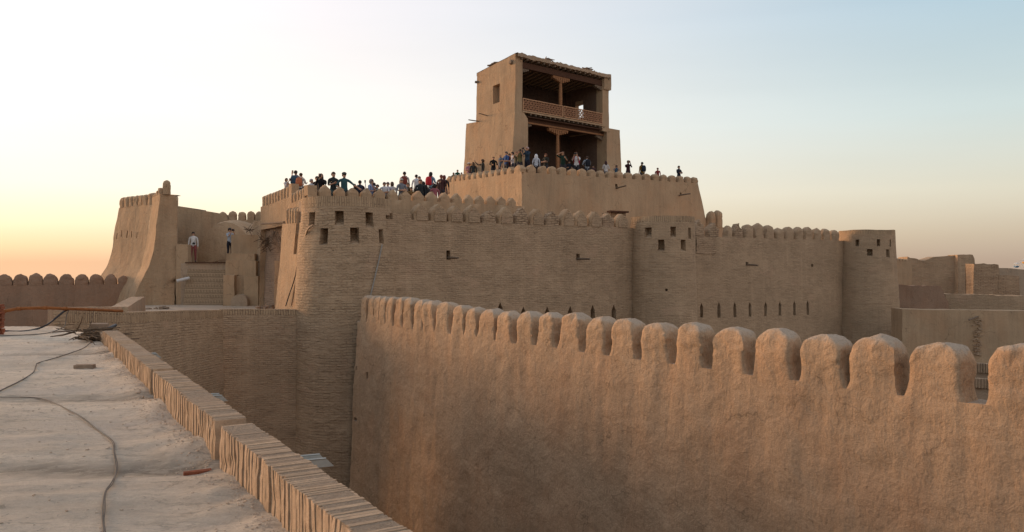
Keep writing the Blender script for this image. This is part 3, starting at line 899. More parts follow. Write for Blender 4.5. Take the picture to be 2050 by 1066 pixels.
fm = [(828, 858, 412), (863, 895, 413), (898, 928, 416), (933, 962, 414), (968, 995, 424), (999, 1028, 419), (1033, 1059, 419), (1063, 1090, 422), (1094, 1120, 426), (1124, 1150, 423), (1150, 1177, 426), (1180, 1206, 427), (1206, 1231, 429), (1233, 1259, 432)]
for i, (xa, xb, yt) in enumerate(fm):
    ua, Da = hit(f1A, FD, xa); ub, Db = hit(f1A, FD, xb)
    D = (Da + Db) / 2; h = Zof(yt, D) - ZF1 
    rag = i in (4, 6, 8, 12)
    w_ = (ub - ua) * .98
    h *= 1.14
    c = f1A + FD * ((ua + ub) / 2 + .0)
    mo = merlon('merlon', V3(c, ZF1), FD, FN, w_, h * (.95 if rag else 1), .36, M['brick_rag' if rag else 'plaster'], F1, 'ogive', amp=.035 if rag else .025, seed=i + 40, shoulder=.42, K=14, N=28)
    if not rag: arch_plate(mo, V3(c + FD * .05, ZF1), FD, FN, w_ * .76, h * .84)
ua, D = hit(f1A, FD, 786); ub, D2 = hit(f1A, FD, 823)
mb = MB(); sbox(mb, f1A + FD * ((ua + ub) / 2), FD, FN, ub - ua, .4, ZF1, Zof(427, D)); mb.build('corner_block', M['brick'], F1, amp=.03)
board(f1A, FD, FN, 899, 517, .75, F1); board(f1A, FD, FN, 1158, 519, .85, F1)

ZF2 = CZ + (525 - 474) / F * 47.3
F2, f2_, f2A, f2L = facade('long brick wall with eroded merlons between the middle tower and the farthest tower', 1388, 1688, ZF2, None,
    [(1492, 1497.5, 525, 532, .5), (1623, 1627.5, 529, 535, .4)], 'brick_fine',
    [(1403, .27, 606, 636), (1438, .27, 605, 637), (1470, .27, 605, 636), (1500, .27, 605, 635), (1531, .27, 604, 634), (1560, .27, 603, 633), (1589, .27, 602, 632), (1615.5, .27, 601, 631)])
fm2 = [(1390, 1411, 441, 1), (1418, 1441, 447, 1), (1455, 1467, 453, 0), (1468, 1490, 449, 1), (1491, 1510, 450, 0), (1511, 1531, 448, 0), (1532, 1552, 451, 0), (1553, 1571, 457, 0), (1572, 1591, 454, 0), (1592, 1610, 455, 0), (1611, 1629, 455, 0), (1630, 1646, 458, 0), (1647, 1664, 459, 0), (1665, 1681, 461, 0)]
for i, (xa, xb, yt, rag) in enumerate(fm2):
    ua, Da = hit(f2A, FD, xa); ub, Db = hit(f2A, FD, xb)
    D = (Da + Db) / 2; h = Zof(yt, D) - ZF2
    merlon('merlon', V3(f2A + FD * ((ua + ub) / 2 + .05), ZF2), FD, FN, (ub - ua) * .80, h, .45, M['brick_rag' if rag else 'brick_fine'], F2,
           'point' if rag else 'round', amp=.05 if rag else .03, seed=i + 80, shoulder=.45)
board(f2A, FD, FN, 1495, 530, .8, F2, -.05)
mb = MB()                                # course of loose ragged brick patch by the middle tower
ua, D = hit(f2A, FD, 1391); ub, D2 = hit(f2A, FD, 1428)
def patchf(u, v, d):
    p = f2_(u, v, d - .035); return p
panel(mb, patchf, ua + .05, ub + .2, Zof(508, D), Zof(474, D), .15, .15)
mb.build('brick_patch', M['brick_rag'], F2, amp=.05)

# ============================================================ TERRACE + ITS PARAPET (behind facade 1)
RA = XY(653, 36.0); ZR = CZ + 2.90
TP = empty('terrace_parapet', V3(RA, 0), 'mud plaster parapet with pointed merlons in front of the crowded terrace', 'wall')
RAs = RA - FD * .85
f, L, e = straight(RAs, RAs + FD * 11.9, ZR, FN, .01)
mb = MB(); panel(mb, f, 0, L, ZR - 3.2, ZR, .25, .25); strip_top(mb, f, L, ZR, .34, .3)
def fb(u, v, d): return f(u, ZR, .34 + d) + Vector((0, 0, v - ZR))
panel(mb, fb, 0, L, ZR - 1.6, ZR, .4, .4)
mb.build('wall', M['plaster_smooth'], TP, amp=.025)
rm = [(653, 371), (682, 374), (708, 376), (735, 377.5), (761, 378), (788, 380), (814, 381.5), (839.5, 383), (866, 384.5), (892, 386), (916, 388), (940, 390), (961.5, 391.5), (984, 393), (1005, 394), (1026, 396)]
for i, (px, yt) in enumerate(rm):
    s_, D = hit(RA, FD, px)
    px2 = rm[i + 1][0] if i + 1 < len(rm) else px + 19
    w_ = abs(hit(RA, FD, px2)[0] - s_)
    merlon('merlon', V3(RA + FD * s_, ZR), FD, FN, w_ * .80, Zof(yt, D) - ZR, .32, M['plaster_smooth'], TP, 'point', amp=.022, seed=i + 120, shoulder=.42)
mb = MB()
q = XY(626, 35.6) 
sbox(mb, XY(626, 35.75), FD, FN, .44, .40, ZR - .6, CZ + (525 - 371) / F * 35.8)
mb.build('corner_pier', M['plaster_smooth'], TP, amp=.02)

# terrace floors
def slab(name, pts, z, mat, th=.2, amp=.02, parent=None):
    mb = MB(); n = len(pts)
    mb.face([V3(p, z) for p in pts]); mb.face([V3(p, z - th) for p in pts][::-1])
    for i in range(n):
        a, b_ = pts[i], pts[(i + 1) % n]
        mb.face([V3(a, z - th), V3(b_, z - th), V3(b_, z), V3(a, z)])
    return mb.build(name, mat, parent, amp=0, smooth=0)
TF = tag(slab('terrace', [RA - FN * .34 - FD * 1.2, RA - FN * .34 + FD * 11.2, XY(1043, 47.0), XY(880, 56), XY(760, 56), XY(575, 43.5), XY(600, 37.5)], CZ + 2.2, M['plaster_grey'], 1.0), kind='structure')
TF2 = tag(slab('upper_terrace', [XY(760, 42.0), XY(900, 42.0), XY(930, 47), XY(905, 56), XY(780, 56)], CZ + 3.0, M['plaster_grey'], .78), kind='structure')

# ============================================================ WEST SIDE WALL beside the largest tower
def narrow_row(parent, A, e, n, s0, s1, z, h, pitch, t=.35, dz=0.0, mat='plaster'):
    k = int((s1 - s0) / pitch)
    for i in range(k):
        s_ = s0 + (i + .5) * pitch
        merlon('merlon', V3(A + e * s_, z + dz * s_), e, n, pitch * .72, h, t, M[mat], parent, 'round', amp=.02, seed=200 + i, N=16, K=8, shoulder=.75)
WW = empty('west_side_wall', V3(XY(606, 35.9), 0), 'leaning mud wall in warm light beside the largest tower, cables hanging down it', 'wall')
wA = XY(609, 35.2); wB_s = hit(wA, wd, 568)[0]; zW = CZ + 1.72
wf, wL, _ = straight(wA, wA + wd * wB_s, zW + .7, WN, .085)
mb = MB()
panel(mb, wf, 0, wL, 0, zW + .0, .2, .2, [(.42, .80, CZ + .35, zW - .02, .35)])
strip_top(mb, wf, wL, zW, .6, .3)
fe, Le, _ = straight(wA + wd * wB_s, wA + wd * wB_s - WN * 3, zW, wd, 0)
def wend(u, v, d): 
    p = wf(wL, v, 0); return p - Vector((WN.x, WN.y, 0)) * u - Vector((wd.x, wd.y, 0)) * d
panel(mb, wend, 0, 2.5, 0, zW, .3, .3)
mb.build('wall', M['plaster'], WW, amp=.04)
mb = MB()
sbox(mb, wA + wd * .42 - WN * .02, wd, WN, .42, .3, zW, zW + .9)
mb.build('corner_pier', M['plaster_grey'], WW, amp=.02)
narrow_row(WW, wA - WN * .02, wd, WN, .68, wL - .1, zW, .70, .33)
# upper row set back behind
UW = empty('stepped_side_parapet', V3(XY(600, 36.5), 0), 'short parapet of narrow merlons climbing behind the largest tower', 'wall')
uA = XY(617, 35.9)
us_ = hit(uA, wd, 577)[0]
uf, uL, _ = straight(uA, uA + wd * us_, CZ + 2.8, WN, .02)
mb = MB()
def ufs(u, v, d):
    p = uf(u, v, d); 
    p.z = v - .10 * u * max(0, (v - (CZ + 1.5)) / 1.4); return p
panel(mb, ufs, 0, uL, CZ + 1.5, CZ + 2.9, .2, .2)
us2 = lin(0, uL, .3)
for i in range(len(us2) - 1):
    mb.face([ufs(us2[i], CZ + 2.9, 0), ufs(us2[i + 1], CZ + 2.9, 0), ufs(us2[i + 1], CZ + 2.9, .35), ufs(us2[i], CZ + 2.9, .35)])
mb.build('wall', M['plaster'], UW, amp=.03)
narrow_row(UW, uA, wd, WN, .05, uL, CZ + 2.87, .50, .36, dz=-.10)
# third, highest block on the left
LB = empty('west_terrace_block', V3(XY(581, 39.5), 0), 'plaster block with narrow merlons at the left end of the crowd', 'wall')
bA = XY(583, 39.3); bs = hit(bA, wd, 523)[0]; zB = CZ + 3.15
bf, bL, _ = straight(bA, bA + wd * bs, zB, WN, .02)
mb = MB()
def bfs(u, v, d):
    p = bf(u, v, d); p.z = v - .07 * u * max(0, (v - CZ) / 3.1); return p
panel(mb, bfs, 0, bL, CZ + 1.85, zB, .3, .3)
for i in range(8):
    a0, a1 = bL * i / 8, bL * (i + 1) / 8
    mb.face([bfs(a0, zB, 0), bfs(a1, zB, 0), bfs(a1, zB, .5), bfs(a0, zB, .5)])
def bend(u, v, d):
    p = bfs(bL, v, 0); return p - Vector((WN.x, WN.y, 0)) * u - Vector((wd.x, wd.y, 0)) * d
panel(mb, bend, 0, 4, 0, zB, .5, .5)
def bfront(u, v, d):
    p = bfs(0, v, 0); return p - Vector((WN.x, WN.y, 0)) * u + Vector((wd.x, wd.y, 0)) * d
panel(mb, bfront, 0, 1.2, CZ + 1.5, zB, .3, .3)
mb.build('wall', M['plaster'], LB, amp=.04)
mb = MB()  # lower face set back and coloured dark to read as shaded by the bastion
panel(mb, lambda u, v, d: bfs(u, v, d + .30 + .12 * noise.noise(Vector((u * .8, v * .8, 2)))), 0, bL, 0, CZ + 1.85, .2, .2)
for i in range(12):
    a0, a1 = bL * i / 12, bL * (i + 1) / 12
    mb.face([bfs(a0, CZ + 1.85, 0), bfs(a1, CZ + 1.85, 0), bfs(a1, CZ + 1.85, .5), bfs(a0, CZ + 1.85, .5)])
mb.build('shaded_base', M['shaded_rough'], LB, amp=.06)
mb = MB(); sbox(mb, bA + wd * .16 - WN * .0, wd, WN, .34, .38, zB - .1, CZ + 3.76)
mb.build('corner_pier', M['plaster_smooth'], LB, amp=.015)
narrow_row(LB, bA, wd, WN, .4, bL, zB - .02, .60, .42, dz=-.07)
tag(slab('block_terrace', [bA - WN * .3 + wd * .1, bA - WN * .3 + wd * 3.7, bA - WN * 3 + wd * 3.7, bA - WN * 3 + wd * .1], CZ + 2.75, M['plaster_grey'], .5), kind='structure')

# things hanging on the west wall and tower
def cable(name, pts, r, mat, label, cat='cable', n=6):
    mb = MB(); mb.tube(curve_rows(pts, 8), r, 6)
    o = mb.build(name, M[mat], smooth=60, origin=pts[0]); tag(o, label, cat); return o
def onwest(px, py, off=.13):
    s_, D = hit(wA, wd, px)
    z = Zof(py, D - .3); u = s_
    for _ in range(6):
        p = wf(u, z, -off); x = 1025 + F * p.x / p.y; z = Zof(py, p.y); u += (x - px) / F * p.y / .9
    return wf(u, z, -off)
cable('electric_cable', [onwest(606, 470), onwest(603, 495), onwest(597, 525), onwest(590, 560), onwest(580, 590), onwest(573, 613)], [0.026][0], 'cable_black', 'thin black cable hanging down the warm wall beside the largest tower')
def ontower(px, py, off=.06):
    z = Zof(py, 34); u, D = t1u(px, z); z = Zof(py, D); u, D = t1u(px, z)
    return t1f(u, z, -off)
cable('wooden_pole', [ontower(630, 451, .1), ontower(617, 463), onwest(606, 500), onwest(597, 540), onwest(590, 580), onwest(584, 612)], .042, 'cable_tan', 'long bent wooden pole leaning on the left edge of the largest tower', 'pole')
cable('grey_pipe', [ontower(763, 490), ontower(757, 520), ontower(748, 560), ontower(740, 594)], .028, 'grey_tube', 'pale grey pipe running down the right side of the largest tower', 'pipe')

# ============================================================ PODIUM under the belvedere
PC = XY(1045, 47.2); PRd = Vector((.8686, .4955)); PRn = Vector((.4955, -.8686))
PLd = Vector((-.61, .792)).normalized(); PLn = Vector((-.792, -.61))
ZP = CZ + 5.18
PO = empty('upper_platform', V3(PC, 0), 'plain plaster platform with small merlons that carries the tall pavilion', 'building')
pR = hit(PC, PRd, 1397)[0]; pL = hit(PC, PLd, 884)[0]
def cornerP(v): return PC + (PRn * .5 + PLn * .5) * (.012 * (ZP - v))
def cornerPR(v): return PC + PRd * pR + PRd * (.30 * (ZP - v)) ** 1.0 * 1.0
def podR(u, v, d):
    t = u / pR; a = cornerP(v); b_ = PC + PRd * (pR + .28 * max(0, ZP - v)) + PRn * .012 * (ZP - v)
    q = a.lerp(b_, t) - PRn * d; return V3(q, v)
def podL(u, v, d):
    t = u / pL; a = cornerP(v); b_ = PC + PLd * pL + PLn * .012 * (ZP - v)
    q = a.lerp(b_, t) - PLn * d; return V3(q, v)
mb = MB()
sh, Dh = hit(PC, PRd, 1232); sh2, Dh2 = hit(PC, PRd, 1358)
panel(mb, podR, 0, pR, CZ + 1.2, ZP, .25, .25, [(sh - .08, sh + .10, Zof(379, Dh), Zof(369, Dh), .3), (sh2 - .07, sh2 + .08, Zof(392, Dh2), Zof(386, Dh2), .3)])
panel(mb, podL, 0, pL, CZ + 1.2, ZP, .25, .25)
def podE(u, v, d): return podR(pR, v, 0) + Vector((-PRn.x, -PRn.y, 0)) * u + Vector((-PRd.x, -PRd.y, 0)) * d
panel(mb, podE, 0, 8, CZ + 1.2, ZP, .5, .5)
strip_top(mb, podR, pR, ZP, .4, .3); strip_top(mb, podL, pL, ZP, .4, .3)
mb.build('wall', M['plaster_smooth'], PO, amp=.03)
mb = MB()
pts = [PC - PRn * .38 - PLn * .38, PC + PRd * (pR - .2) - PRn * .38, PC + PRd * (pR - .2) - PRn * 9, PC + PLd * pL - PLn * .38 + PRd * 8, PC + PLd * pL - PLn * .38]
mb.face([V3(p, CZ + 5.0) for p in pts])
mb.build('platform_floor', M['plaster_grey'], PO, smooth=0)
# merlons: right face
pm = [1066, 1089.5, 1108, 1128.5, 1149, 1167.5, 1187, 1205, 1224, 1242, 1260, 1279, 1297, 1314.5, 1331, 1348, 1364, 1380, 1393]
pty = [330, 332.5, 333, 334.5, 337, 338, 340, 342.5, 344.5, 346, 347.5, 349, 352.5, 354, 355.5, 357, 359, 360.5, 362]
for i, px in enumerate(pm):
    s_, D = hit(PC, PRd, px); px2 = pm[i + 1] if i + 1 < len(pm) else px + 14
    w_ = min(hit(PC, PRd, px2)[0] - s_, .85)
    zt = Zof(pty[i], D)
    merlon('merlon', V3(PC + PRd * s_, ZP), PRd, PRn, w_ * .70, max(.42, zt - ZP), .42, M['plaster_smooth'], PO, 'round' if i > 0 else 'point', amp=.025, seed=300 + i, shoulder=.5)
lm = [(892, 902), (903, 911), (912.5, 920), (922, 928), (930, 939), (941, 950), (952, 961), (964, 973), (976, 985), (988, 996), (1001, 1009), (1013, 1024), (1027, 1046)]
for i, (xa, xb) in enumerate(lm):
    a_, D1 = hit(PC, PLd, xa); b2, D2 = hit(PC, PLd, xb)
    w_ = (a_ - b2); D = (D1 + D2) / 2
    yt = 369 - (xa - 892) / (1030 - 892) * 40
    zt = Zof(yt, D)
    cpos = PC + PLd * ((a_ + b2) / 2)
    if i == len(lm) - 1: w_ = .8; cpos = PC + PLd * .42
    merlon('merlon', V3(cpos, ZP), PLd, PLn, w_ * .92, max(.42, min(.62, zt - ZP)), .42, M['plaster_smooth'], PO, 'point', amp=.02, seed=330 + i, shoulder=.45)
board(PC, PRd, PRn, 1234, 378, .95, PO, .10, .09); board(PC, PRd, PRn, 1359, 392, 1.1, PO, .05, .09)

# ============================================================ BELVEDERE (tall pavilion)
C0 = XY(1032, 52.0); ER = Vector((.7247, .689)); EL = Vector((-.689, .7247)); NR = Vector((.689, -.7247)); NL = Vector((-.7247, -.689))
BV = empty('belvedere', V3(C0, 0), 'tall two storey open fronted mud pavilion with carved wooden railings on top of the fortress', 'building')
ZB0 = CZ + 4.9; ZM = CZ + 9.25; ZTOP = CZ + 13.25
def bat(v): return .055 * max(0, ZM - v) + .02 * (ZTOP - v)
def G(u, s_, z):
    q = C0 + ER * u + EL * s_; return V3(q, z)
def roofz(s_): return -.17 * s_
def side_wall(mb, u0, u1, s0, s1, z0, z1, holes, slope=True, battered=True, battered_sign=-1):
    """slab between u0 (outer left) and u1 running back from s0 to s1; window through it"""
    def zz(v, s_): return v + (roofz(s_) * max(0, (v - ZM) / (ZTOP - ZM)) if slope else 0)
    def fo(s_, v, d):
        o = bat(v) if battered and battered_sign < 0 else 0
        return G(u0 - o + d, s_, zz(v, s_))
    def fi(s_, v, d):
        o = bat(v) if battered and battered_sign > 0 else 0
        return G(u1 + o - d, s_, zz(v, s_))
    th = (u1 - u0)
    H = [(a, b_, c, d, th, 0, False, True) for a, b_, c, d in holes]
    def fo2(s_, v, d):
        if d > 0: return fi(s_, v, 0)
        return fo(s_, v, 0)
    panel(mb, fo2, s0, s1, z0, z1, .25, .25, H)
    panel(mb, lambda s_, v, d: fi(s_, v, d), s0, s1, z0, z1, .25, .25, [(a, b_, c, d, 0.0, 0, False, True) for a, b_, c, d in holes])
    for s_ in (s0, s1):
        vs = lin(z0, z1, .25)
        for j in range(len(vs) - 1):
            mb.face([fo(s_, vs[j], 0), fi(s_, vs[j], 0), fi(s_, vs[j + 1], 0), fo(s_, vs[j + 1], 0)])
    ss = lin(s0, s1, .25)
    for j in range(len(ss) - 1):
        mb.face([fo(ss[j], z1, 0), fi(ss[j], z1, 0), fi(ss[j + 1], z1, 0), fo(ss[j + 1], z1, 0)])
# left side wall, upper: window
mb = MB()
side_wall(mb, 0, .60, 0, 3.7, ZM, ZTOP, [(1.42, 2.08, CZ + 10.42, CZ + 11.72)])
side_wall(mb, 0, 1.10, 0, 3.7, ZB0, ZM, [])
mb.build('left_wall', M['plaster_smooth'], BV, amp=.035, smooth=45)
mb = MB(); side_wall(mb, 0.02, 1.6, 3.7, 4.75, ZB0, ZM + .1, [], slope=False)
mb.build('rear_block', M['plaster_smooth'], BV, amp=.035)
mb = MB()
side_wall(mb, 8.52, 9.17, 0, .6, ZM, ZTOP + .1, [], battered_sign=1)
side_wall(mb, 8.52, 8.84, .6, 3.7, ZM, ZTOP + .1, [(1.80, 2.56, CZ + 10.42, CZ + 11.68)], battered_sign=1)
mb.build('right_wall', M['plaster_smooth'], BV, amp=.03, smooth=45)
mb = MB()  # dark sheets added over the inner walls, painting the shade indoors
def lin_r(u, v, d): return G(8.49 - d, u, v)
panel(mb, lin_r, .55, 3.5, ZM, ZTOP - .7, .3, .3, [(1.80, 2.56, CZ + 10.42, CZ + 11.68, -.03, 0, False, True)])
mb.build('inner_shade_panel', M['shaded_inner'], BV, amp=.01); mb = MB()
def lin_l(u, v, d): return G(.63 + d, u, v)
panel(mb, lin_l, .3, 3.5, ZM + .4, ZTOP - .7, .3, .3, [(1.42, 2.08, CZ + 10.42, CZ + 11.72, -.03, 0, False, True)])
mb.build('inner_shade_panel', M['shaded_inner'], BV, amp=.01); mb = MB()
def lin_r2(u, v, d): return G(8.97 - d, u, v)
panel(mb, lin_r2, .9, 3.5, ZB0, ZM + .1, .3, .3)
mb.build('inner_shade_panel', M['shaded_inner'], BV, amp=.01)
mb = MB(); side_wall(mb, 9.0, 10.35, 0, 4.75, ZB0, ZM + .28, [], slope=False, battered_sign=1)
mb.build('side_wing', M['plaster_smooth'], BV, amp=.035)
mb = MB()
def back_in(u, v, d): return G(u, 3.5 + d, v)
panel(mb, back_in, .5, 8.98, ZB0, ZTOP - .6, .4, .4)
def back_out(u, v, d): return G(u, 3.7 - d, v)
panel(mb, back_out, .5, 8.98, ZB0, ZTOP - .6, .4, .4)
mb.build('rear_wall', M['shaded_plaster'], BV, amp=.02)
# upper pier corbel on left front
mb = MB()
P = [(.60, ZM), (1.10, ZM - .02), (.60, ZM + .50)]
mb.face([G(x, -.0, z) for x, z in P]); mb.face([G(x, .5, z) for x, z in P][::-1])
mb.face([G(1.10, 0, ZM - .02), G(1.10, .5, ZM - .02), G(.60, .5, ZM + .50), G(.60, 0, ZM + .50)])
mb.build('corbel', M['plaster_smooth'], BV, amp=.03, smooth=0)
# floor between storeys with joist ends, main beam
def gbox(mb, u0, u1, s0, s1, z0, z1, mi=0):
    rot = Matrix((Vector((ER.x, ER.y, 0)), Vector((EL.x, EL.y, 0)), Vector((0, 0, 1)))).transposed()
    c = G((u0 + u1) / 2, (s0 + s1) / 2, (z0 + z1) / 2)
    mb.box(c, u1 - u0, s1 - s0, z1 - z0, rot, mi)
ZFL = CZ + 9.70
mb = MB(); gbox(mb, .62, 8.95, -.02, 3.5, ZFL - .10, ZFL); mb.build('upper_floor', M['plaster_smooth'], BV, smooth=0)
mb = MB(); gbox(mb, 1.10, 9.0, .02, 3.5, ZFL - .36, ZFL - .30); mb.build('floor_ceiling', M['wood_dark'], BV, smooth=0)
def joists(name, u0, u1, z, n, mat, out_=.0):
    mb = MB()
    for k in range(n):
        u = u0 + (u1 - u0) * (k + .5) / n
        zc = z - .0; r_ = .055
        mb.tube([G(u, out_ + .0, zc), G(u, 3.45, zc)], r_, 8)
    return mb.build(name, M[mat], BV, smooth=60)
joists('floor_joists', 1.15, 8.9, ZFL - .18, 17, 'wood_grey', -.02)
mb = MB(); gbox(mb, 1.08, 9.05, .30, .62, ZFL - .72, ZFL - .36); mb.build('lower_beam', M['wood_dark'], BV, smooth=0)
mb = MB(); gbox(mb, 1.08, 9.05, .295, .30, ZFL - .70, ZFL - .60); mb.build('lower_beam_edge', M['wood'], BV, smooth=0)
# roof: mud crust, reed layer, rafters, beam
mb = MB()
def roofpt(u, s_, z): return G(u, s_, z + roofz(max(0, s_)))
us = lin(.0, 9.2, .12); ss = [-.22, 0, .5, 1, 1.5, 2, 2.5, 3, 3.75]
for zt, flip in ((ZTOP + .02, 0), (ZTOP - .20, 1)):
    for i in range(len(us) - 1):
        for j in range(len(ss) - 1):
            q = [roofpt(us[i], ss[j], zt), roofpt(us[i + 1], ss[j], zt), roofpt(us[i + 1], ss[j + 1], zt), roofpt(us[i], ss[j + 1], zt)]
            mb.face(q if not flip else q[::-1])
for i in range(len(us) - 1):
    for s_ in (-.22, 3.75):
        mb.face([roofpt(us[i], s_, ZTOP - .20), roofpt(us[i + 1], s_, ZTOP - .20), roofpt(us[i + 1], s_, ZTOP + .02), roofpt(us[i], s_, ZTOP + .02)])
for i, p in enumerate(mb.v):
    q = Vector((p.x, p.y)) - C0
    if q.dot(EL) < -.1: mb.v[i] = p + Vector((0, 0, noise.noise(p * 4) * .07 + noise.noise(p * 11) * .05)) + V3(NR, 0) * noise.noise(p * 7) * .05
mb.build('roof', M['parapet_brick'], BV, amp=.02, smooth=20)
for (u, n_) in ((2.95, 10), (6.85, 14)):
    mb = MB()
    for k in range(n_):
        d = Vector([random.uniform(-1, 1) for _ in range(3)]); d.z *= .2; d.normalize()
        c = roofpt(u + random.uniform(-.3, .45), -.1 + random.uniform(0, .3), ZTOP + .08 + random.uniform(0, .12))
        mb.box(c, .34, .10, .05, d.to_track_quat('X', 'Z').to_matrix(), jit=.015)
    mb.build('roof_debris', M['loose_brick'], BV, smooth=0)
mb = MB()
for k in range(18):
    u = .45 + 8.6 * k / 17
    mb.tube([roofpt(u, -.16, ZTOP - .27), roofpt(u, 3.6, ZTOP - .27)], .062, 8)
mb.build('rafters', M['wood_grey'], BV, smooth=60)
mb = MB(); gbox(mb, .55, 8.7, .05, .35, ZTOP - .80, ZTOP - .42); mb.build('upper_beam', M['wood_dark'], BV, smooth=0)
# corner blocks under the roof
mb = MB(); sbox(mb, C0 + ER * .30, ER, NR, .62, .3, ZTOP - .75, ZTOP - .15); mb.build('corner_block', M['plaster'], BV, amp=.04)
mb = MB(); sbox(mb, C0 + ER * 8.95 + NR * .10, ER, NR, .75, .6, ZTOP - 1.05, ZTOP - .15); mb.build('corner_block', M['plaster'], BV, amp=.05)
# columns with carved brackets
def column(name, u, s_, z0, z1, mat='wood', bw=1.0):
    mb = MB(); c = lambda z: G(u, s_, z)
    prof = [(0, .14), (.06, .16), (.14, .13), (.20, .09), (.30, .12), (.5, .135), (.8, .12), (.93, .10), (1, .12)]
    mb.tube([c(z0 + (z1 - z0) * t) for t, r_ in prof], [r_ for t, r_ in prof], 12)
    o = mb.build(name, M[mat], BV, smooth=50)
    # bracket capital: stepped carved drops
    mb = MB()
    gbox(mb, u - bw, u + bw, s_ - .11, s_ + .11, z1 + .14, z1 + .24)
    for k in range(-4, 5):
        t = 1 - abs(k) / 4.6
        uu = u + k * bw / 4.5
        gbox(mb, uu - bw / 12, uu + bw / 12, s_ - .10, s_ + .10, z1 + .14 - .26 * t, z1 + .14)
        mb.tube([G(uu, s_ - .12, z1 + .14 - .26 * t - .02), G(uu, s_ + .12, z1 + .14 - .26 * t - .02)], bw / 13, 8)
    mb.build('column_capital', M['wood'], o, smooth=30)
column('column', 4.38, .2, ZFL, ZTOP - 1.04, bw=.82)
column('column', 4.38, .46, ZB0 + .1, ZFL - .96, bw=.95)
def half_bracket(u, s_, z, sg, bw=.7):
    mb = MB()
    for k in range(4):
        uu = u + sg * k * bw / 4; t = 1 - k / 4.2
        gbox(mb, min(uu, uu + sg * bw / 4.6), max(uu, uu + sg * bw / 4.6), s_ - .1, s_ + .1, z - .24 * t, z)
        mb.tube([G(uu + sg * bw / 9, s_ - .12, z - .24 * t), G(uu + sg * bw / 9, s_ + .12, z - .24 * t)], bw / 10, 8)
    mb.build('wall_bracket', M['wood_grey'], BV, smooth=30)
half_bracket(.60, .2, ZTOP - .80, 1); half_bracket(8.5, .2, ZTOP - .80, -1)
half_bracket(1.12, .46, ZFL - .72, 1); half_bracket(8.95, .46, ZFL - .72, -1)
for u in (2.4, 6.6):
    mb = MB(); mb.tube([G(u, 2.4, ZB0), G(u, 2.4, ZFL - .4)], .11, 8); mb.build('inner_post', M['wood_dark'], BV)
# lattice railings
def railing(u0, u1):
    mb = MB(); s_ = -.01; z0, z1 = ZFL + .03, ZFL + .80; fr = .055
    for (a, b_, c, d) in ((u0, u1, z0, z0 + fr), (u0, u1, z1 - fr, z1), (u0, u0 + fr, z0 + fr, z1 - fr), (u1 - fr, u1, z0 + fr, z1 - fr)):
        gbox(mb, a, b_, s_ - .03, s_ + .04, c, d)
    fr_o = mb.build('railing_frame', M['wood'], BV, smooth=0)
    fr_o.data.materials[0] = M['rail_light']
    mb = MB(); st = .15
    a0, a1, b0, b1 = u0 + fr, u1 - fr, z0 + fr, z1 - fr
    n = int((a1 - a0) / st)
    for k in range(n + 1):
        u = a0 + (a1 - a0) * k / n
        gbox(mb, u - .02, u + .02, s_ - .01, s_ + .02, b0, b1)
    m_ = int((b1 - b0) / st)
    for k in range(1, m_ + 1):
        z = b0 + (b1 - b0) * k / (m_ + 1)
        gbox(mb, a0, a1, s_ - .015, s_ + .015, z - .02, z + .02)
    L_ = b1 - b0
    for dirn in (1, -1):
        k = a0 - L_
        while k < a1:
            xs, xe = k, k + L_
            zs_, ze = (b0, b1) if dirn > 0 else (b1, b0)
            t0 = max(0, (a0 - xs) / L_); t1 = min(1, (a1 - xs) / L_)
            if t1 > t0:
                pa = G(xs + L_ * t0, s_ + .005, zs_ + (ze - zs_) * t0); pb = G(xs + L_ * t1, s_ + .005, zs_ + (ze - zs_) * t1)
                mb.tube([pa, pb], .02, 4, cap=False)
            k += st * 1.9
    mb.build('railing_lattice', M['lattice'], fr_o, smooth=0)
M['rail_light'] = mat_wood('rail_light', (.50, .29, .17))
railing(.64, 4.36); railing(4.46, 8.46)
# left window shutter
mb = MB()
rot = Matrix((Vector((ER.x, ER.y, 0)), Vector((EL.x, EL.y, 0)), Vector((0, 0, 1)))).transposed()
mb.box(G(.30, 1.62, CZ + 11.0), .04, .40, 1.22, rot)
for k in range(7): mb.box(G(.27, 1.62, CZ + 10.5 + k * .17), .03, .34, .05, rot)
mb.box(G(.28, 1.76, CZ + 11.05), .06, .05, 1.28, rot); mb.box(G(.28, 1.46, CZ + 11.05), .06, .05, 1.28, rot)
mb.build('window_shutter', M['rail_light'], BV, smooth=0)
def polebv(u, s_, z, d, L, r_, name='drain_spout', mat='wood_grey'):
    mb = MB(); a = G(u, s_, z); dv = Vector(d).normalized()
    mb.tube([a - dv * .3, a + dv * L * .5 + Vector((0, 0, -.01)), a + dv * L], [r_, r_, r_ * .8], 8); mb.build(name, M[mat], BV, smooth=60)
polebv(-.05, 3.4, CZ + 9.35, (-1, -.1, .12), .75, .04)
polebv(-.05, 2.6, CZ + 9.62, (-.8, -.75, .1), .75, .035)
polebv(-.02, 3.6, CZ + 12.0, (-1, 0, 0), .2, .09)
polebv(-.02, .35, CZ + 12.75, (-.75, -.7, 0), .12, .16)
mb = MB()
for k in range(6): mb.box(roofpt(.05, 1.9 + k * .12, ZTOP + .08), .3, .09, .06, jit=.02)
mb.build('roof_debris', M['loose_brick'], BV, smooth=0)

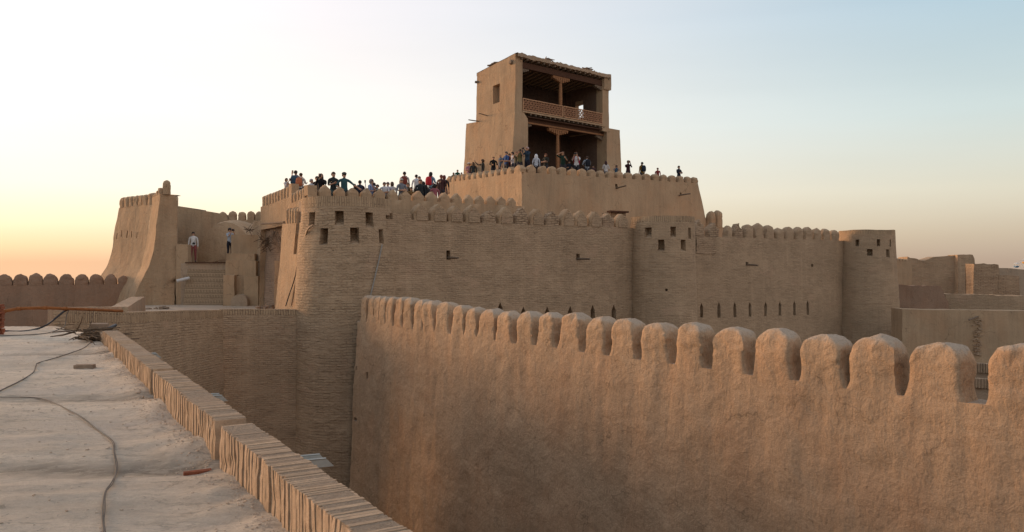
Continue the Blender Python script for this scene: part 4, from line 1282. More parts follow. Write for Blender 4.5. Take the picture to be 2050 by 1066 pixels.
# two rounded merlons behind the platform, right
RMW = empty('rear_parapet', V3(XY(1436, 55), 0), 'short wall with two round topped merlons just right of the tall platform', 'wall')
mb = MB(); sbox(mb, XY(1438, 54.2), FD, FN, 1.25, .5, 0, Zof(455, 54.2), .5); mb.build('wall', M['plaster'], RMW, amp=.03)
for px, yt in ((1429, 424), (1442.5, 422)):
    merlon('merlon', V3(XY(px, 54.2 + (px - 1438) * .02), Zof(455, 54.2)), FD, FN, .52, Zof(yt, 54.2) - Zof(455, 54.2), .5, M['plaster'], RMW, 'round', amp=.03, seed=px, shoulder=.6)
# small roofed hatch behind the facade (dark beam)
HT = empty('rooftop_hatch', V3(XY(1236, 45.5), CZ + 2), 'low mud hatch under a dark wooden beam behind the long brick wall', 'hatch')
mb = MB(); sbox(mb, XY(1238, 45.2), PRd, PRn, 1.05, .8, CZ + 1.5, Zof(425.5, 45.2), .3); mb.build('wall', M['brick_rag'], HT, amp=.02)
mb = MB(); q = XY(1237, 45.0); rotp = Matrix((Vector((PRd.x, PRd.y, 0)), Vector((-PRn.x, -PRn.y, 0)), Vector((0, 0, 1)))).transposed()
mb.box(V3(q, Zof(424.5, 45)), 1.25, .35, .09, rotp); mb.build('beam', M['wood_dark'], HT, smooth=0)

# ============================================================ LEFT COMPLEX
ZC = CZ - 2.36                           # courtyard level
tag(slab('courtyard', [XY(252, 28), XY(300, 29.5), XY(445, 33.6), XY(606, 34.6), XY(606, 37), XY(560, 44), XY(500, 60), XY(330, 60), XY(290, 46), XY(281, 36)], ZC + .0, M['courtyard_mud'], .4), kind='structure')
# retaining brick wall
RW = empty('brick_retaining_wall', V3(XY(135, 19.5), 0), 'curved brick retaining wall topped by upright bricks, left of the largest tower', 'wall')
ctrl = [V3(XY(132, 19.5), CZ - 1.16), V3(XY(190, 20.9), CZ - 1.26), V3(XY(270, 23.3), CZ - 1.42), V3(XY(360, 26.9), CZ - 1.60), V3(XY(445, 31.0), CZ - 1.80)]
row = curve_rows(ctrl, 10)
def curved_wall(row, name, mats, parent, band, thick, lean=.02, z0=0.0):
    mb = MB(); s_ = 0; S = [0]
    for i in range(1, len(row)): s_ += (row[i] - row[i - 1]).to_2d().length; S.append(s_)
    nrm = []
    for i in range(len(row)):
        d = (row[min(i + 1, len(row) - 1)] - row[max(i - 1, 0)]).to_2d().normalized(); nrm.append(Vector((d.y, -d.x)))
    def P(i, z, d): 
        q = Vector((row[i].x, row[i].y)) + nrm[i] * (lean * (row[i].z - z) - d); return Vector((q.x, q.y, z))
    for i in range(len(row) - 1):
        z1a, z1b = row[i].z, row[i + 1].z
        fr = [0] + lin(band, 1.0, .3) if False else None
        K = 40
        levels = [0, band] + [band + (8.5 - band) * (k / K) for k in range(1, K + 1)]
        for k in range(len(levels) - 1):
            a, b_ = levels[k], levels[k + 1]
            q = [P(i, z1a - b_, 0), P(i + 1, z1b - b_, 0), P(i + 1, z1b - a, 0), P(i, z1a - a, 0)]
            if k == 0: mb.face(q, [(0, S[i]), (0, S[i + 1]), (.38, S[i + 1]), (.38, S[i])], 1)
            else: mb.face(q, [(S[i], -b_), (S[i + 1], -b_), (S[i + 1], -a), (S[i], -a)], 0)
        mb.face([P(i, z1a, 0), P(i + 1, z1b, 0), P(i + 1, z1b, thick), P(i, z1a, thick)], [(S[i], 0), (S[i + 1], 0), (S[i + 1], thick), (S[i], thick)], 2)
        mb.face([P(i, z1a, thick), P(i + 1, z1b, thick), P(i + 1, z1b - 1.2, thick), P(i, z1a - 1.2, thick)], None, 2)
    for i in (0, len(row) - 1):
        mb.face([P(i, row[i].z, 0), P(i, row[i].z, thick), P(i, row[i].z - 3, thick), P(i, row[i].z - 3, 0)], [(0, 0), (thick, 0), (thick, -3), (0, -3)], 0)
    return mb.build(name, mats, parent, amp=.02, smooth=50)
curved_wall(row, 'curved_wall', [M['brick_fine'], M['brick_top'], M['plaster_grey']], RW, .30, .3)
row2 = curve_rows([V3(XY(440, 33.4), CZ - 1.94), V3(XY(520, 33.9), CZ - 1.96), V3(XY(600, 34.2), CZ - 1.98)], 8)
curved_wall(row2, 'straight_wall', [M['brick'], M['brick_top'], M['plaster_grey']], RW, .24, .3)

# low plaster wall on the courtyard
LW = empty('low_plaster_wall', V3(XY(240, 28), ZC), 'low thick plaster wall on the courtyard in front of the big bastion', 'wall')
mb = MB()
a, b_, c = XY(95, 27.2), XY(244, 28.0), XY(281, 36)
f, L, e = straight(a, b_, CZ - 1.5, Vector((.0, -1)), .03); panel(mb, f, 0, L, ZC - .5, CZ - 1.52, .3, .2); strip_top(mb, f, L, CZ - 1.52, .35, .3)
dn = (c - b_).normalized(); nn = Vector((dn.y, -dn.x))
f, L, e = straight(b_ + nn * .2, c + nn * .2, CZ - 1.52, nn, .03); panel(mb, f, 0, L, ZC - .5, CZ - 1.52, .3, .2); strip_top(mb, f, L, CZ - 1.52, .55, .3)
mb.build('wall', M['plaster_grey'], LW, amp=.03)

# big bastion with flared foot
BA = empty('flared_bastion', V3(XY(318, 46), 0), 'massive flared mud bastion with small slits and a pinnacle, standing at the left', 'tower')
def offz(z):
    t = [(3.7, 0), (3.2, .0), (2.5, .10), (.7, .33), (-.3, .62), (-.9, .98), (-1.6, 1.35), (-2.6, 1.7), (-5, 2.3), (-11, 3.2)]
    zz = z - CZ
    for i in range(len(t) - 1):
        if zz >= t[i + 1][0]:
            k = (t[i][0] - zz) / (t[i][0] - t[i + 1][0]); return t[i][1] + (t[i + 1][1] - t[i][1]) * max(0, k)
    return t[-1][1]
K1 = XY(355, 45.6); K2 = XY(320, 45.0); K3 = XY(303, 46.9); K4 = XY(238, 49.5); K5 = XY(285, 56); K6 = XY(355, 52)
KD = {1: Vector((0, -.25)), 2: Vector((-.85, -.30)), 3: Vector((-.75, -.45)), 4: Vector((-1.0, -.35)), 5: Vector((-.4, .8)), 6: Vector((0, .2))}
def ruled(Pa, da, Pb, db, n, sc_=1.0):
    L = (Pb - Pa).length
    def f(u, v, d):
        a = Pa + da * offz(v) * sc_; b_ = Pb + db * offz(v) * sc_
        q = a.lerp(b_, u / L) - n * d; return V3(q, v)
    return f, L
zb = CZ + 3.72; zb2 = CZ + 3.28
mb = MB()
fF, LF = ruled(K2, KD[2], K1, KD[1], Vector((0, -1))); panel(mb, fF, 0, LF, 0, zb, .3, .25)
nw = Vector((-.8, -.6))
fS, LS = ruled(K3, KD[3], K2, KD[2], nw); panel(mb, fS, 0, LS, 0, zb, .3, .25)
dM = (K4 - K3).normalized(); nM = Vector((-.67, -.74))
fM, LM = ruled(K4, KD[4], K3, KD[3], nM)
slits = []
for px, y0, y1 in ((240, 468, 480), (248.5, 462, 475), (258.5, 462, 476), (267, 463, 476), (277.5, 465, 477)):
    s_, D = hit(K4, (K3 - K4).normalized(), px + 4); slits.append((s_ - .05, s_ + .05, Zof(y1, D), Zof(y0, D), .5, 0))
panel(mb, fM, 0, LM, 0, zb2, .25, .25, slits)
fB, LB_ = ruled(K5, KD[5], K4, KD[4], Vector((-.8, .5))); panel(mb, fB, 0, LB_, 0, zb2, .4, .3)
fR, LR = ruled(K1, KD[1], K6, KD[6], Vector((1, 0))); panel(mb, fR, 0, LR, 0, zb, .5, .4)
mb.face([V3(K4, zb2), V3(K3, zb2), V3(K6, zb2), V3(K5, zb2)])
mb.face([V3(K2, zb), V3(K1, zb), V3(K1 + Vector((0, .6)), zb), V3(K3 + Vector((.6, .2)), zb), V3(K3, zb)])
mb.build('wall', M['plaster'], BA, amp=.07, smooth=50)
eM = (K3 - K4).normalized()
for i in range(7):
    s_ = (i + .5) * LM / 7.0
    merlon('merlon', V3(K4 + eM * s_, zb2), eM, nM, LM / 7 * .80, .62 if i < 6 else .72, .45, M['plaster'], BA, 'round', amp=.03, seed=400 + i, shoulder=.7)
for k, (t, h) in enumerate(((.15, .07), (.4, .16), (.62, .27), (.85, .38))):
    q = K3.lerp(K2, t); merlon('merlon', V3(q, zb), (K2 - K3), nw, .42, h, .42, M['plaster'], BA, 'round', amp=.02, seed=420 + k, shoulder=.7)
merlon('pinnacle', V3(XY(331, 45.05), zb), Vector((1, 0)), Vector((0, -1)), .33, .80, .36, M['plaster'], BA, 'round', amp=.02, seed=431, shoulder=.7)
mb = MB(); sbox(mb, XY(364, 45.3), Vector((1, .02)), Vector((0, -1)), .66, .45, 0, Zof(490, 45.3)); mb.build('side_block', M['plaster'], BA, amp=.05)

# crenellated wall far left, its shade put into a darker plaster
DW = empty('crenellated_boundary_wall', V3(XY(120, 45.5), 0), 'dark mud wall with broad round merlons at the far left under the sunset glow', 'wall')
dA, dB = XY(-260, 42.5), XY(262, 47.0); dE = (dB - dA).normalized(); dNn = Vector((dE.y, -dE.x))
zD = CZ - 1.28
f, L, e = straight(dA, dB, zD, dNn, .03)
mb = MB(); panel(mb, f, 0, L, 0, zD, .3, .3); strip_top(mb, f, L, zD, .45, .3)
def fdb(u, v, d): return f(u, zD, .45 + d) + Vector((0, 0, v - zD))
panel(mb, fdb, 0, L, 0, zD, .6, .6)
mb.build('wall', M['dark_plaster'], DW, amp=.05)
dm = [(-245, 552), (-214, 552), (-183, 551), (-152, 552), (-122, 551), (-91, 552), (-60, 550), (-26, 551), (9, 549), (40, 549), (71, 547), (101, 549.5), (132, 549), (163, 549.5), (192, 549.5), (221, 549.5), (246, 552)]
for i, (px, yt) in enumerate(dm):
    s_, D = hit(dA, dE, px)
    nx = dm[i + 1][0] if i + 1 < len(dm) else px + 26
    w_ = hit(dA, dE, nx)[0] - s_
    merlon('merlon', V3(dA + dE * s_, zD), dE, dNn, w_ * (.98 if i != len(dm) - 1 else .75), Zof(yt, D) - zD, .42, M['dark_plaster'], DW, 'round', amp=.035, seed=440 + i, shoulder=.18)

# back wall behind the courtyard
BW = empty('rear_courtyard_wall', V3(XY(430, 56), 0), 'shaded plaster wall with four round merlons behind the domed mound', 'wall')
mb = MB()
zz0 = [(340, 411), (380, 418), (420, 424), (452, 430), (456, 441), (545, 441)]
for i in range(len(zz0) - 1):
    (xa, ya), (xb, yb) = zz0[i], zz0[i + 1]
    for t in range(3):
        x0, x1 = xa + (xb - xa) * t / 3, xa + (xb - xa) * (t + 1) / 3
        y0, y1 = ya + (yb - ya) * t / 3, ya + (yb - ya) * (t + 1) / 3
        a0, a1 = XY(x0, 56), XY(x1, 56)
        zt0, zt1 = Zof(y0, 56), Zof(y1, 56)
        for k in range(14):
            v0, v1 = k / 14, (k + 1) / 14
            mb.face([V3(a0, zt0 * v0), V3(a1, zt1 * v0), V3(a1, zt1 * v1), V3(a0, zt0 * v1)])
        mb.face([V3(a0, zt0), V3(a1, zt1), V3(a1 + Vector((0, .5)), zt1), V3(a0 + Vector((0, .5)), zt0)])
        mb.face([V3(a0 + Vector((0, .5)), zt0), V3(a1 + Vector((0, .5)), zt1), V3(a1 + Vector((0, .5)), 0), V3(a0 + Vector((0, .5)), 0)])
mb.build('wall', M['plaster'], BW, amp=.03)
for px, yt in ((443.5, 424.5), (464, 423), (483, 424.5), (501, 423), (517.5, 423)):
    merlon('merlon', V3(XY(px, 56), Zof(441, 56)), Vector((1, 0)), Vector((0, -1)), .50, Zof(yt, 56) - Zof(441, 56), .45, M['plaster'], BW, 'round', amp=.02, seed=px, shoulder=.45)
mb = MB()
mb.tube([W(357, 414.5, 56.1), W(400, 421, 56.1), W(412, 423, 56.1)], .06, 6); mb.build('coping_beam', M['wood_grey'], BW)

# domed mound (end of a vault)
DM = empty('domed_vault', V3(XY(450, 51), CZ), 'pale rounded mud vault behind the two people at the left', 'vault')
mb = MB(); cx = XY(452, 50.0); Rw, Rh = 1.82, 2.62
NS, ND = 36, 12
def vp(t, k):                            # t 0..pi around the arch, k depth 0..1
    bulge = math.sin(min(1, k * 3) * math.pi / 2)
    x = cx.x + math.cos(t) * Rw * (.93 + .07 * bulge); z = CZ - .35 + max(0, math.sin(t)) ** .85 * (Rh + .35) * (.95 + .05 * bulge)
    return Vector((x, cx.y + (1 - math.cos(min(1, k * 3) * math.pi / 2)) * .5 + k * 3.2, z))
for i in range(NS):
    for k in range(ND):
        t0, t1 = math.pi * i / NS, math.pi * (i + 1) / NS
        mb.face([vp(t0, k / ND), vp(t1, k / ND), vp(t1, (k + 1) / ND), vp(t0, (k + 1) / ND)])
    for r0, r1 in ((0, .25), (.25, .5), (.5, .75), (.75, 1)):
        base = Vector((cx.x, cx.y, CZ + .2))
        def q_(t, r_):
            p = vp(t, 0); o = base.lerp(p, r_); o.y = cx.y - .40 * (1 - r_ ** 2); return o
        mb.face([q_(t0, r0), q_(t0, r1), q_(t1, r1), q_(t1, r0)])
mb.build('vault', M['plaster'], DM, amp=.06, smooth=50)

# upper courtyard platform + banded brick wall
PB = empty('banded_brick_platform', V3(XY(412, 45), 0), 'platform wall of banded upright bricks that the person in red trousers stands on', 'wall')
pa, pb = XY(371, 44.2), XY(452, 44.2)
zpl = CZ - .06
def pbf(u, v, d):
    t = u / 2.18; q = XY(377, 45.3).lerp(XY(452, 45.3), t) + Vector((0, -1)) * (.16 * (zpl - v) - d) + Vector((-.06 * (zpl - v) * (1 - t), 0)); return V3(q, v)
mb = MB(); panel(mb, pbf, 0, 2.18, ZC - .3, zpl, .2, .2)
mb.build('brick_face', M['band'], PB, amp=.015)
mb = MB(); P_ = [XY(362, 45.25), XY(530, 45.25), XY(530, 56), XY(350, 56)]
mb.face([V3(p, zpl + .002) for p in P_]); 
for i in range(4):
    a, b_ = P_[i], P_[(i + 1) % 4]; mb.face([V3(a, ZC), V3(b_, ZC), V3(b_, zpl), V3(a, zpl)])
mb.build('platform_floor', M['plaster_grey'], PB, smooth=0)
mb = MB(); mb.box(V3(XY(412, 45.2), zpl + .03), 2.25, .12, .05); mb.build('edge_board', M['wood_dark'], PB, smooth=0)
# stepped buttress
SBt = empty('stepped_buttress', V3(XY(482, 44.3), ZC), 'stepped plaster buttress with a small arched niche at its foot', 'wall')
def pxbox(mb, x0, x1, y0, y1, D, depth, amp=0):
    c = XY((x0 + x1) / 2, D); w = (x1 - x0) / F * D
    sbox(mb, c, Vector((1, 0)), Vector((0, -1)), w, depth, Zof(y1, D), Zof(y0, D), .15)
for (x0, x1, y0, y1, D, dp) in ((463, 523, 470, 530, 45.8, 1.6), (454, 510, 508, 524, 45.3, .7), (451, 512, 522, 553, 44.85, .7), (447, 469, 551, 619, 44.2, 1.1), (488, 516, 553, 619, 44.15, 1.1), (466, 490, 553, 619, 44.55, .8)):
    mb = MB(); pxbox(mb, x0, x1, y0, y1, D, dp); mb.build('buttress_step', M['plaster_smooth'], SBt, amp=.035)
mb = MB(); c = XY(478.5, 43.75)
for i in range(14):
    t0, t1 = math.pi * i / 14, math.pi * (i + 1) / 14; r_ = .44; zc = Zof(606, 43.75)
    g0, g1 = (math.cos(t0) * r_, math.sin(t0) * r_), (math.cos(t1) * r_, math.sin(t1) * r_)
    mb.face([V3(c, zc), Vector((c.x + g0[0], c.y, zc + g0[1])), Vector((c.x + g1[0], c.y, zc + g1[1]))])
    mb.face([Vector((c.x + g0[0], c.y, zc + g0[1])), Vector((c.x + g0[0], c.y + .6, zc + g0[1])), Vector((c.x + g1[0], c.y + .6, zc + g1[1])), Vector((c.x + g1[0], c.y, zc + g1[1]))])
mb.face([V3(c + Vector((-.44, 0)), zc), V3(c + Vector((.44, 0)), zc), V3(c + Vector((.44, 0)), zc - .32), V3(c + Vector((-.44, 0)), zc - .32)])
for sg in (-1, 1): mb.face([V3(c + Vector((.44 * sg, 0)), zc), V3(c + Vector((.44 * sg, .6)), zc), V3(c + Vector((.44 * sg, .6)), zc - .32), V3(c + Vector((.44 * sg, 0)), zc - .32)])
mb.build('arched_niche', M['plaster_grey'], SBt, amp=.02, smooth=40)
# wall at the back of the dark recess and a small stub
RC = empty('recess_wall', V3(XY(530, 46), 0), 'dark brick wall in the recess behind the stepped buttress', 'wall')
mb = MB()
f, L, e = straight(XY(505, 46.8), XY(575, 41.2), CZ + 1.5, Vector((-.35, -.93)), .03); panel(mb, f, 0, L, 0, CZ + 2.3, .3, .3); strip_top(mb, f, L, CZ + 2.3, .6, .4)
mb.build('wall', M['brick_fine'], RC, amp=.05)
mb = MB(); pxbox(mb, 549, 562, 523, 616, 37.9, .5); mb.build('stub_pier', M['plaster'], RC, amp=.03)

# twigs, rubble, beams
def twigs(name, c, n, L, spread, mat, label, cat, flat=.4, r_=.012, dirv=None):
    mb = MB(); rnd = random.Random(sum(ord(ch) for ch in label)); c = Vector(c)
    for k in range(n):
        d = Vector([rnd.uniform(-1, 1) for _ in range(3)]); d.z *= flat
        if dirv: d = d * .45 + Vector(dirv)
        d.normalize(); p = c + Vector([rnd.uniform(-1, 1) * s_ for s_ in spread]); l = L * rnd.uniform(.5, 1.2)
        mid = p + d * l / 2 + Vector([rnd.uniform(-.05, .05) for _ in range(3)]) * L
        rr = r_ * rnd.uniform(.6, 1.4)
        mb.tube([p, mid, p + d * l], [rr, rr * .9, rr * .5], 5)
    o = mb.build(name, M[mat], smooth=0, origin=c); tag(o, label, cat); return o
rp_ = parapet_pt(16.2)
twigs('branch_pile', (rp_.x - .15, 16.1, CZ - 1.42), 60, .75, (.22, .25, .10), 'twig', 'pile of dry sticks at the far end of the brick roof edge', 'branches', .12, .014, (.4, -.3, .02))
mb = MB(); c0 = W(200, 652, 16.4); mb.box(c0, .30, .26, .08, Matrix.Rotation(.3, 3, 'Z'), jit=.01)
tag(mb.build('paving_block', M['loose_brick'], smooth=0, origin=c0), 'flat grey block lying on the sticks at the far parapet end', 'block')
c0 = W(216, 654, 16.6)
mb = MB(); mb.tube([W(208, 659, 16.5), W(222, 657, 16.7), W(232, 651, 17.0)], [.05, .045, .03], 7)
tag(mb.build('cable_bundle', M['cable_black'], origin=c0, smooth=60), 'black bundle end poking over the far end of the roof edge', 'cable')
twigs('dry_brush', W(533, 484, 41.3), 60, .42, (.24, .15, .22), 'twig', 'dark dry brush hanging on the wall right of the buttress', 'brush', .8, .018)
twigs('dry_brush', W(534, 499, 41.3), 14, .4, (.2, .15, .15), 'twig', 'small tuft of dark brush below the larger hanging brush', 'brush', .8, .014)
twigs('dry_brush', W(500, 461, 45.3), 22, .42, (.22, .15, .05), 'twig', 'thin dry branches lying on top of the stepped buttress', 'branches', .5, .014)
twigs('stick_bundle', W(548, 462, 40.6), 22, .75, (.18, .1, .12), 'wood_grey', 'grey upright sticks leaning under the wooden beam', 'sticks', .6, .016, (.2, 0, -1.0))
mb = MB(); mb.tube([W(524, 448.5, 41.6), W(546, 447.5, 40.6), W(569, 445, 39.4)], [.045, .05, .05], 7)
tag(mb.build('wooden_beam', M['wood_grey'], smooth=60, origin=W(546, 448, 40.6)), 'thin wooden beam sticking out level above the hanging brush', 'beam')
def rubble(c, n, spread, size, mat, label, name='rubble', cat='rubble'):
    mb = MB(); rnd = random.Random(len(label)); c = Vector(c)
    for k in range(n):
        p = c + Vector((rnd.uniform(-1, 1) * spread[0], rnd.uniform(-1, 1) * spread[1], rnd.uniform(0, 1) * spread[2]))
        q = Matrix.Rotation(rnd.uniform(0, 6), 3, 'Z') @ Matrix.Rotation(rnd.uniform(-.6, .6), 3, 'X')
        s_ = size * rnd.uniform(.4, 1.3); mb.box(p, s_ * 1.4, s_, s_ * .6, q, jit=s_ * .15)
    o = mb.build(name, M[mat], smooth=0, origin=c); tag(o, label, cat, kind='stuff'); return o
rubble(V3(XY(540, 38.6), ZC + .02), 40, (.45, .7, .25), .16, 'loose_brick', 'broken brick rubble at the foot of the warm leaning wall')
rubble(V3(XY(322, 41), ZC + .0), 16, (.6, .3, .08), .13, 'loose_brick', 'few loose bricks at the foot of the big bastion')
# pvc pipe
mb = MB(); mb.tube([W(379, 557, 45.0), W(354, 563, 44.6)], .085, 12); 
tag(mb.build('drain_pipe', M['pvc'], origin=W(366, 560, 44.8)), 'short white plastic pipe sticking out beside the banded brick platform', 'pipe')

# ============================================================ RIGHT BACKGROUND RUINS
def ruin(name, label, pts, D0, D1, ybot, mat, depth=1.2, amp=.06, cat='wall'):
    """pts: (px, ytop) profile, D runs from D0 to D1 over the profile"""
    x0, x1 = pts[0][0], pts[-1][0]
    T = empty(name, V3(XY(x0, D0), 0), label, cat)
    mb = MB(); cols = []
    for i in range(len(pts) - 1):
        n = max(1, int(abs(pts[i + 1][0] - pts[i][0]) / 6))
        for k in range(n):
            t = k / n; cols.append((pts[i][0] + (pts[i + 1][0] - pts[i][0]) * t, pts[i][1] + (pts[i + 1][1] - pts[i][1]) * t))
    cols.append(pts[-1])
    if amp > .05: cols = [(x, y + 1.6 * noise.noise(Vector((x * .11, D0, 0))) + 1.0 * noise.noise(Vector((x * .4, D0, 5)))) for x, y in cols]
    S = 0
    for i in range(len(cols) - 1):
        (xa, ya), (xb, yb) = cols[i], cols[i + 1]
        Da = D0 + (D1 - D0) * (xa - x0) / (x1 - x0); Db = D0 + (D1 - D0) * (xb - x0) / (x1 - x0)
        a, b_ = XY(xa, Da), XY(xb, Db)
        za, zb_ = Zof(ya, Da), Zof(yb, Db); z0 = Zof(ybot, (Da + Db) / 2) if ybot else 0
        w = (b_ - a).length
        K = max(3, int((za - z0) / .35))
        for k in range(K):
            t0, t1 = k / K, (k + 1) / K
            q = [V3(a, z0 + (za - z0) * t0), V3(b_, z0 + (zb_ - z0) * t0), V3(b_, z0 + (zb_ - z0) * t1), V3(a, z0 + (za - z0) * t1)]
            mb.face(q, [(S, q[0].z), (S + w, q[1].z), (S + w, q[2].z), (S, q[3].z)])
        dd = Vector((0, depth))
        mb.face([V3(a, za), V3(b_, zb_), V3(b_ + dd, zb_), V3(a + dd, za)], [(S, 0), (S + w, 0), (S + w, depth), (S, depth)])
        mb.face([V3(a + dd, za), V3(b_ + dd, zb_), V3(b_ + dd, z0), V3(a + dd, z0)])
        S += w
    for (xa, ya), Dx in ((cols[0], D0), (cols[-1], D1)):
        a = XY(xa, Dx); za = Zof(ya, Dx); z0 = Zof(ybot, Dx) if ybot else 0
        K = 8
        for k in range(K):
            t0, t1 = k / K, (k + 1) / K
            mb.face([V3(a, z0 + (za - z0) * t0), V3(a + Vector((0, depth)), z0 + (za - z0) * t0), V3(a + Vector((0, depth)), z0 + (za - z0) * t1), V3(a, z0 + (za - z0) * t1)])
    mb.build('wall', M[mat], T, amp=amp, smooth=50)
    return T
ruin('plaster_yard_wall', 'plain mud plaster wall with a straight top, nearest wall at the right edge', [(1806, 619.5), (1870, 621), (1950, 622), (2120, 624)], 50.2, 48.6, 0, 'plaster_smooth', 1.4, .04)
er = ruin('ruined_wall', 'eroded sloping mud wall behind the straight topped yard wall', [(1780, 567), (1830, 573), (1884, 575), (1890, 585), (1893, 596), (1900, 606)], 62, 61.2, 0, 'dark_plaster', 2.5, .12)
ruin('ruined_wall', 'low mud wall below the ragged brick wall at the right edge', [(1893, 588), (1950, 590), (2060, 594), (2130, 596)], 62.5, 60, 0, 'brick_fine', 1.5, .06)
small = ruin('plaster_side_wall', 'small pale crenellated wall right behind the farthest tower', [(1780, 521), (1812, 523), (1826, 527)], 68, 67.6, 0, 'plaster_smooth', .6, .03)
for k in range(6):
    px = 1786 + k * 6; D = 68 - .4 * (px - 1780) / 46
    merlon('merlon', V3(XY(px, D), Zof(521.5 + (px - 1780) * .1, D)), Vector((1, 0)), Vector((0, -1)), .19, .25, .3, M['plaster_smooth'], small, 'round', amp=.01, seed=k, shoulder=.5, N=12, K=6)
ruin('ruined_wall', 'tall orange brown mud wall with a ragged top behind the farthest tower', [(1816, 515), (1834, 517), (1843, 520), (1858, 519), (1868, 514), (1890, 515), (1900, 512.5), (1918, 514)], 71, 70, 0, 'brick_fine', 1.5, .12)
ruin('ruined_pier', 'square mud pier at the end of the ragged topped wall', [(1917, 511), (1930, 512), (1948, 511.5), (1952, 520)], 69.6, 69.5, 0, 'brick_fine', 1.5, .10, 'pier')
ruin('ragged_brick_wall', 'ragged bare brick wall stepping down right of the mud pier', [(1950, 529), (1975, 530), (1998, 530.5), (2000, 551), (2020, 552), (2039, 552.5), (2041, 585)], 65, 64, 0, 'brick_rag', 1.2, .10)
ruin('distant_wall', 'distant grey mud wall below the ferris wheel cabins', [(1990, 537), (2024, 538), (2060, 541), (2150, 545)], 85, 84, 0, 'plaster_grey', 1.0, .04)
# ruined streak and spout on the yard wall
YS = empty('collapsed_spout', V3(XY(1955, 49), CZ - 5), 'crumbled brick streak under a broken spout on the plain yard wall', 'spout')
mb = MB(); rnd = random.Random(5)
for k in range(80):
    t = rnd.random(); px = 1957 + rnd.uniform(-1, 1) * (9 - 3 * t); py = 638 + 74 * t
    mb.box(W(px, py, 49.35), .20 * rnd.uniform(.5, 1.2), .07, .04, jit=.008)
mb.build('brick_streak', M['parapet_brick'], YS, smooth=0)
mb = MB(); mb.tube([W(1958, 634, 49.4), W(1940, 641, 48.6)], .05, 6); mb.build('spout_board', M['wood_grey'], YS)
# soldier-brick steps seen through the last notch
for (lab, ya, yb, D) in (('upper brick kerb of upright bricks glimpsed through the last notch at right', 729, 748, 34), ('lower brick kerb of upright bricks glimpsed through the last notch at right', 760, 779, 29)):
    mb = MB(); z1, z0 = Zof(ya, D), Zof(yb, D); px = 1880
    A_, B_ = XY(1880, D + 1), XY(2120, D - 1); e_ = (B_ - A_).normalized(); Lk = (B_ - A_).length; s_ = 0
    while s_ < Lk:
        q = A_ + e_ * s_; mb.box(V3(q, (z0 + z1) / 2), .065, .26, (z1 - z0) * random.uniform(.95, 1.03), jit=.006); s_ += .095
    o = mb.build('brick_kerb', [M['parapet_brick'], M['plaster_grey']], smooth=0, origin=V3(A_, z0))
    f, L, e = straight(A_ + Vector((0, .05)), B_ + Vector((0, .05)), z1 - .03, Vector((0, -1)))
    tag(o, lab, 'kerb')
    m2 = MB(); panel(m2, f, 0, L, 0, z1 - .03, .6, .6); strip_top(m2, f, L, z1 - .03, .35, .6)
    o2 = m2.build('kerb_base', M['plaster_grey'], o, amp=.0); o2.location = (-o.location.x, -o.location.y, -o.location.z)
# ferris wheel
FWc = W(2058, 556, 230); FWh = empty('ferris_wheel', (FWc.x, FWc.y, 0), 'distant ferris wheel with coloured cabins just above the walls at the right edge', 'ferris wheel')
mb = MB(); Rf = 5.0
for yo in (-.6, .6):
    mb.tube([FWc + Vector((math.cos(t * math.pi / 16) * Rf, yo, math.sin(t * math.pi / 16) * Rf)) for t in range(33)], .05, 5)
    for t in range(12): mb.tube([FWc + Vector((0, yo, 0)), FWc + Vector((math.cos(t * math.pi / 6) * Rf, yo, math.sin(t * math.pi / 6) * Rf))], .03, 4)
mb.build('rim', mat_plain('wheel_white', (.6, .6, .6)), FWh)
mb = MB()
for sx_ in (-3, 3):
    for yo in (-.9, .9): mb.tube([FWc + Vector((0, yo, 0)), Vector((FWc.x + sx_, FWc.y + yo * 2, 0))], .12, 6)
mb.build('support', mat_plain('wheel_support', (.35, .38, .42)), FWh)
for t in range(12):
    th = (t + .35) * math.pi / 6; c = FWc + Vector((math.cos(th) * Rf, 0, math.sin(th) * Rf - .5))
    cc = [(.75, .42, .12), (.12, .25, .38), (.55, .08, .06)][t % 3]
    mb = MB()
    mb.tube([c + Vector((0, 0, -.55)), c + Vector((0, 0, -.35)), c + Vector((0, 0, 0))], [.35, .62, .70], 10)
    mb.tube([c + Vector((0, 0, .62)), c + Vector((0, 0, .80))], [.78, .2], 10, mi=1)
    for a in range(4): mb.tube([c + Vector((.6 * math.cos(a * 1.57 + .7), .6 * math.sin(a * 1.57 + .7), 0)), c + Vector((.6 * math.cos(a * 1.57 + .7), .6 * math.sin(a * 1.57 + .7), .65))], .04, 4, mi=1)
    mb.build('cabin', [mat_plain('cabin_paint', cc), mat_plain('cabin_roof', (.7, .7, .66))], FWh, smooth=40)

# ============================================================ ROOF CLUTTER
def onroof(px, py, lift=.012):
    D = 1.6 * F / (py - 525)
    for _ in range(12):
        x = (px - 1025) / F * D; z = roof_z(x, D); D = (CZ - z) * F / (py - 525)
    x = (px - 1025) / F * D
    return Vector((x, D, roof_z(x, D) + lift))
c1 = [(-30, 794), (0, 796), (80, 800), (145, 828), (190, 860), (222, 885), (228, 910), (232, 945), (224, 968), (210, 990), (205, 1030), (207, 1066), (210, 1120)]
mb = MB(); pts = curve_rows([onroof(*p) for p in c1], 10)
mb.tube(pts, .0045, 6); mb.tube([p + Vector((.010 + .004 * math.sin(i * .4), 0, 0)) for i, p in enumerate(pts)], .0045, 6)
tag(mb.build('electric_cable', M['cable_grey'], origin=pts[0]), 'grey twin cable snaking across the pale roof towards the viewer', 'cable')
c2 = [(-30, 800), (0, 785), (40, 765), (66, 748), (72, 734), (78, 728), (120, 717), (165, 700), (180, 690), (192, 680)]
mb = MB(); mb.tube(curve_rows([onroof(*p) for p in c2], 10), .008, 6)
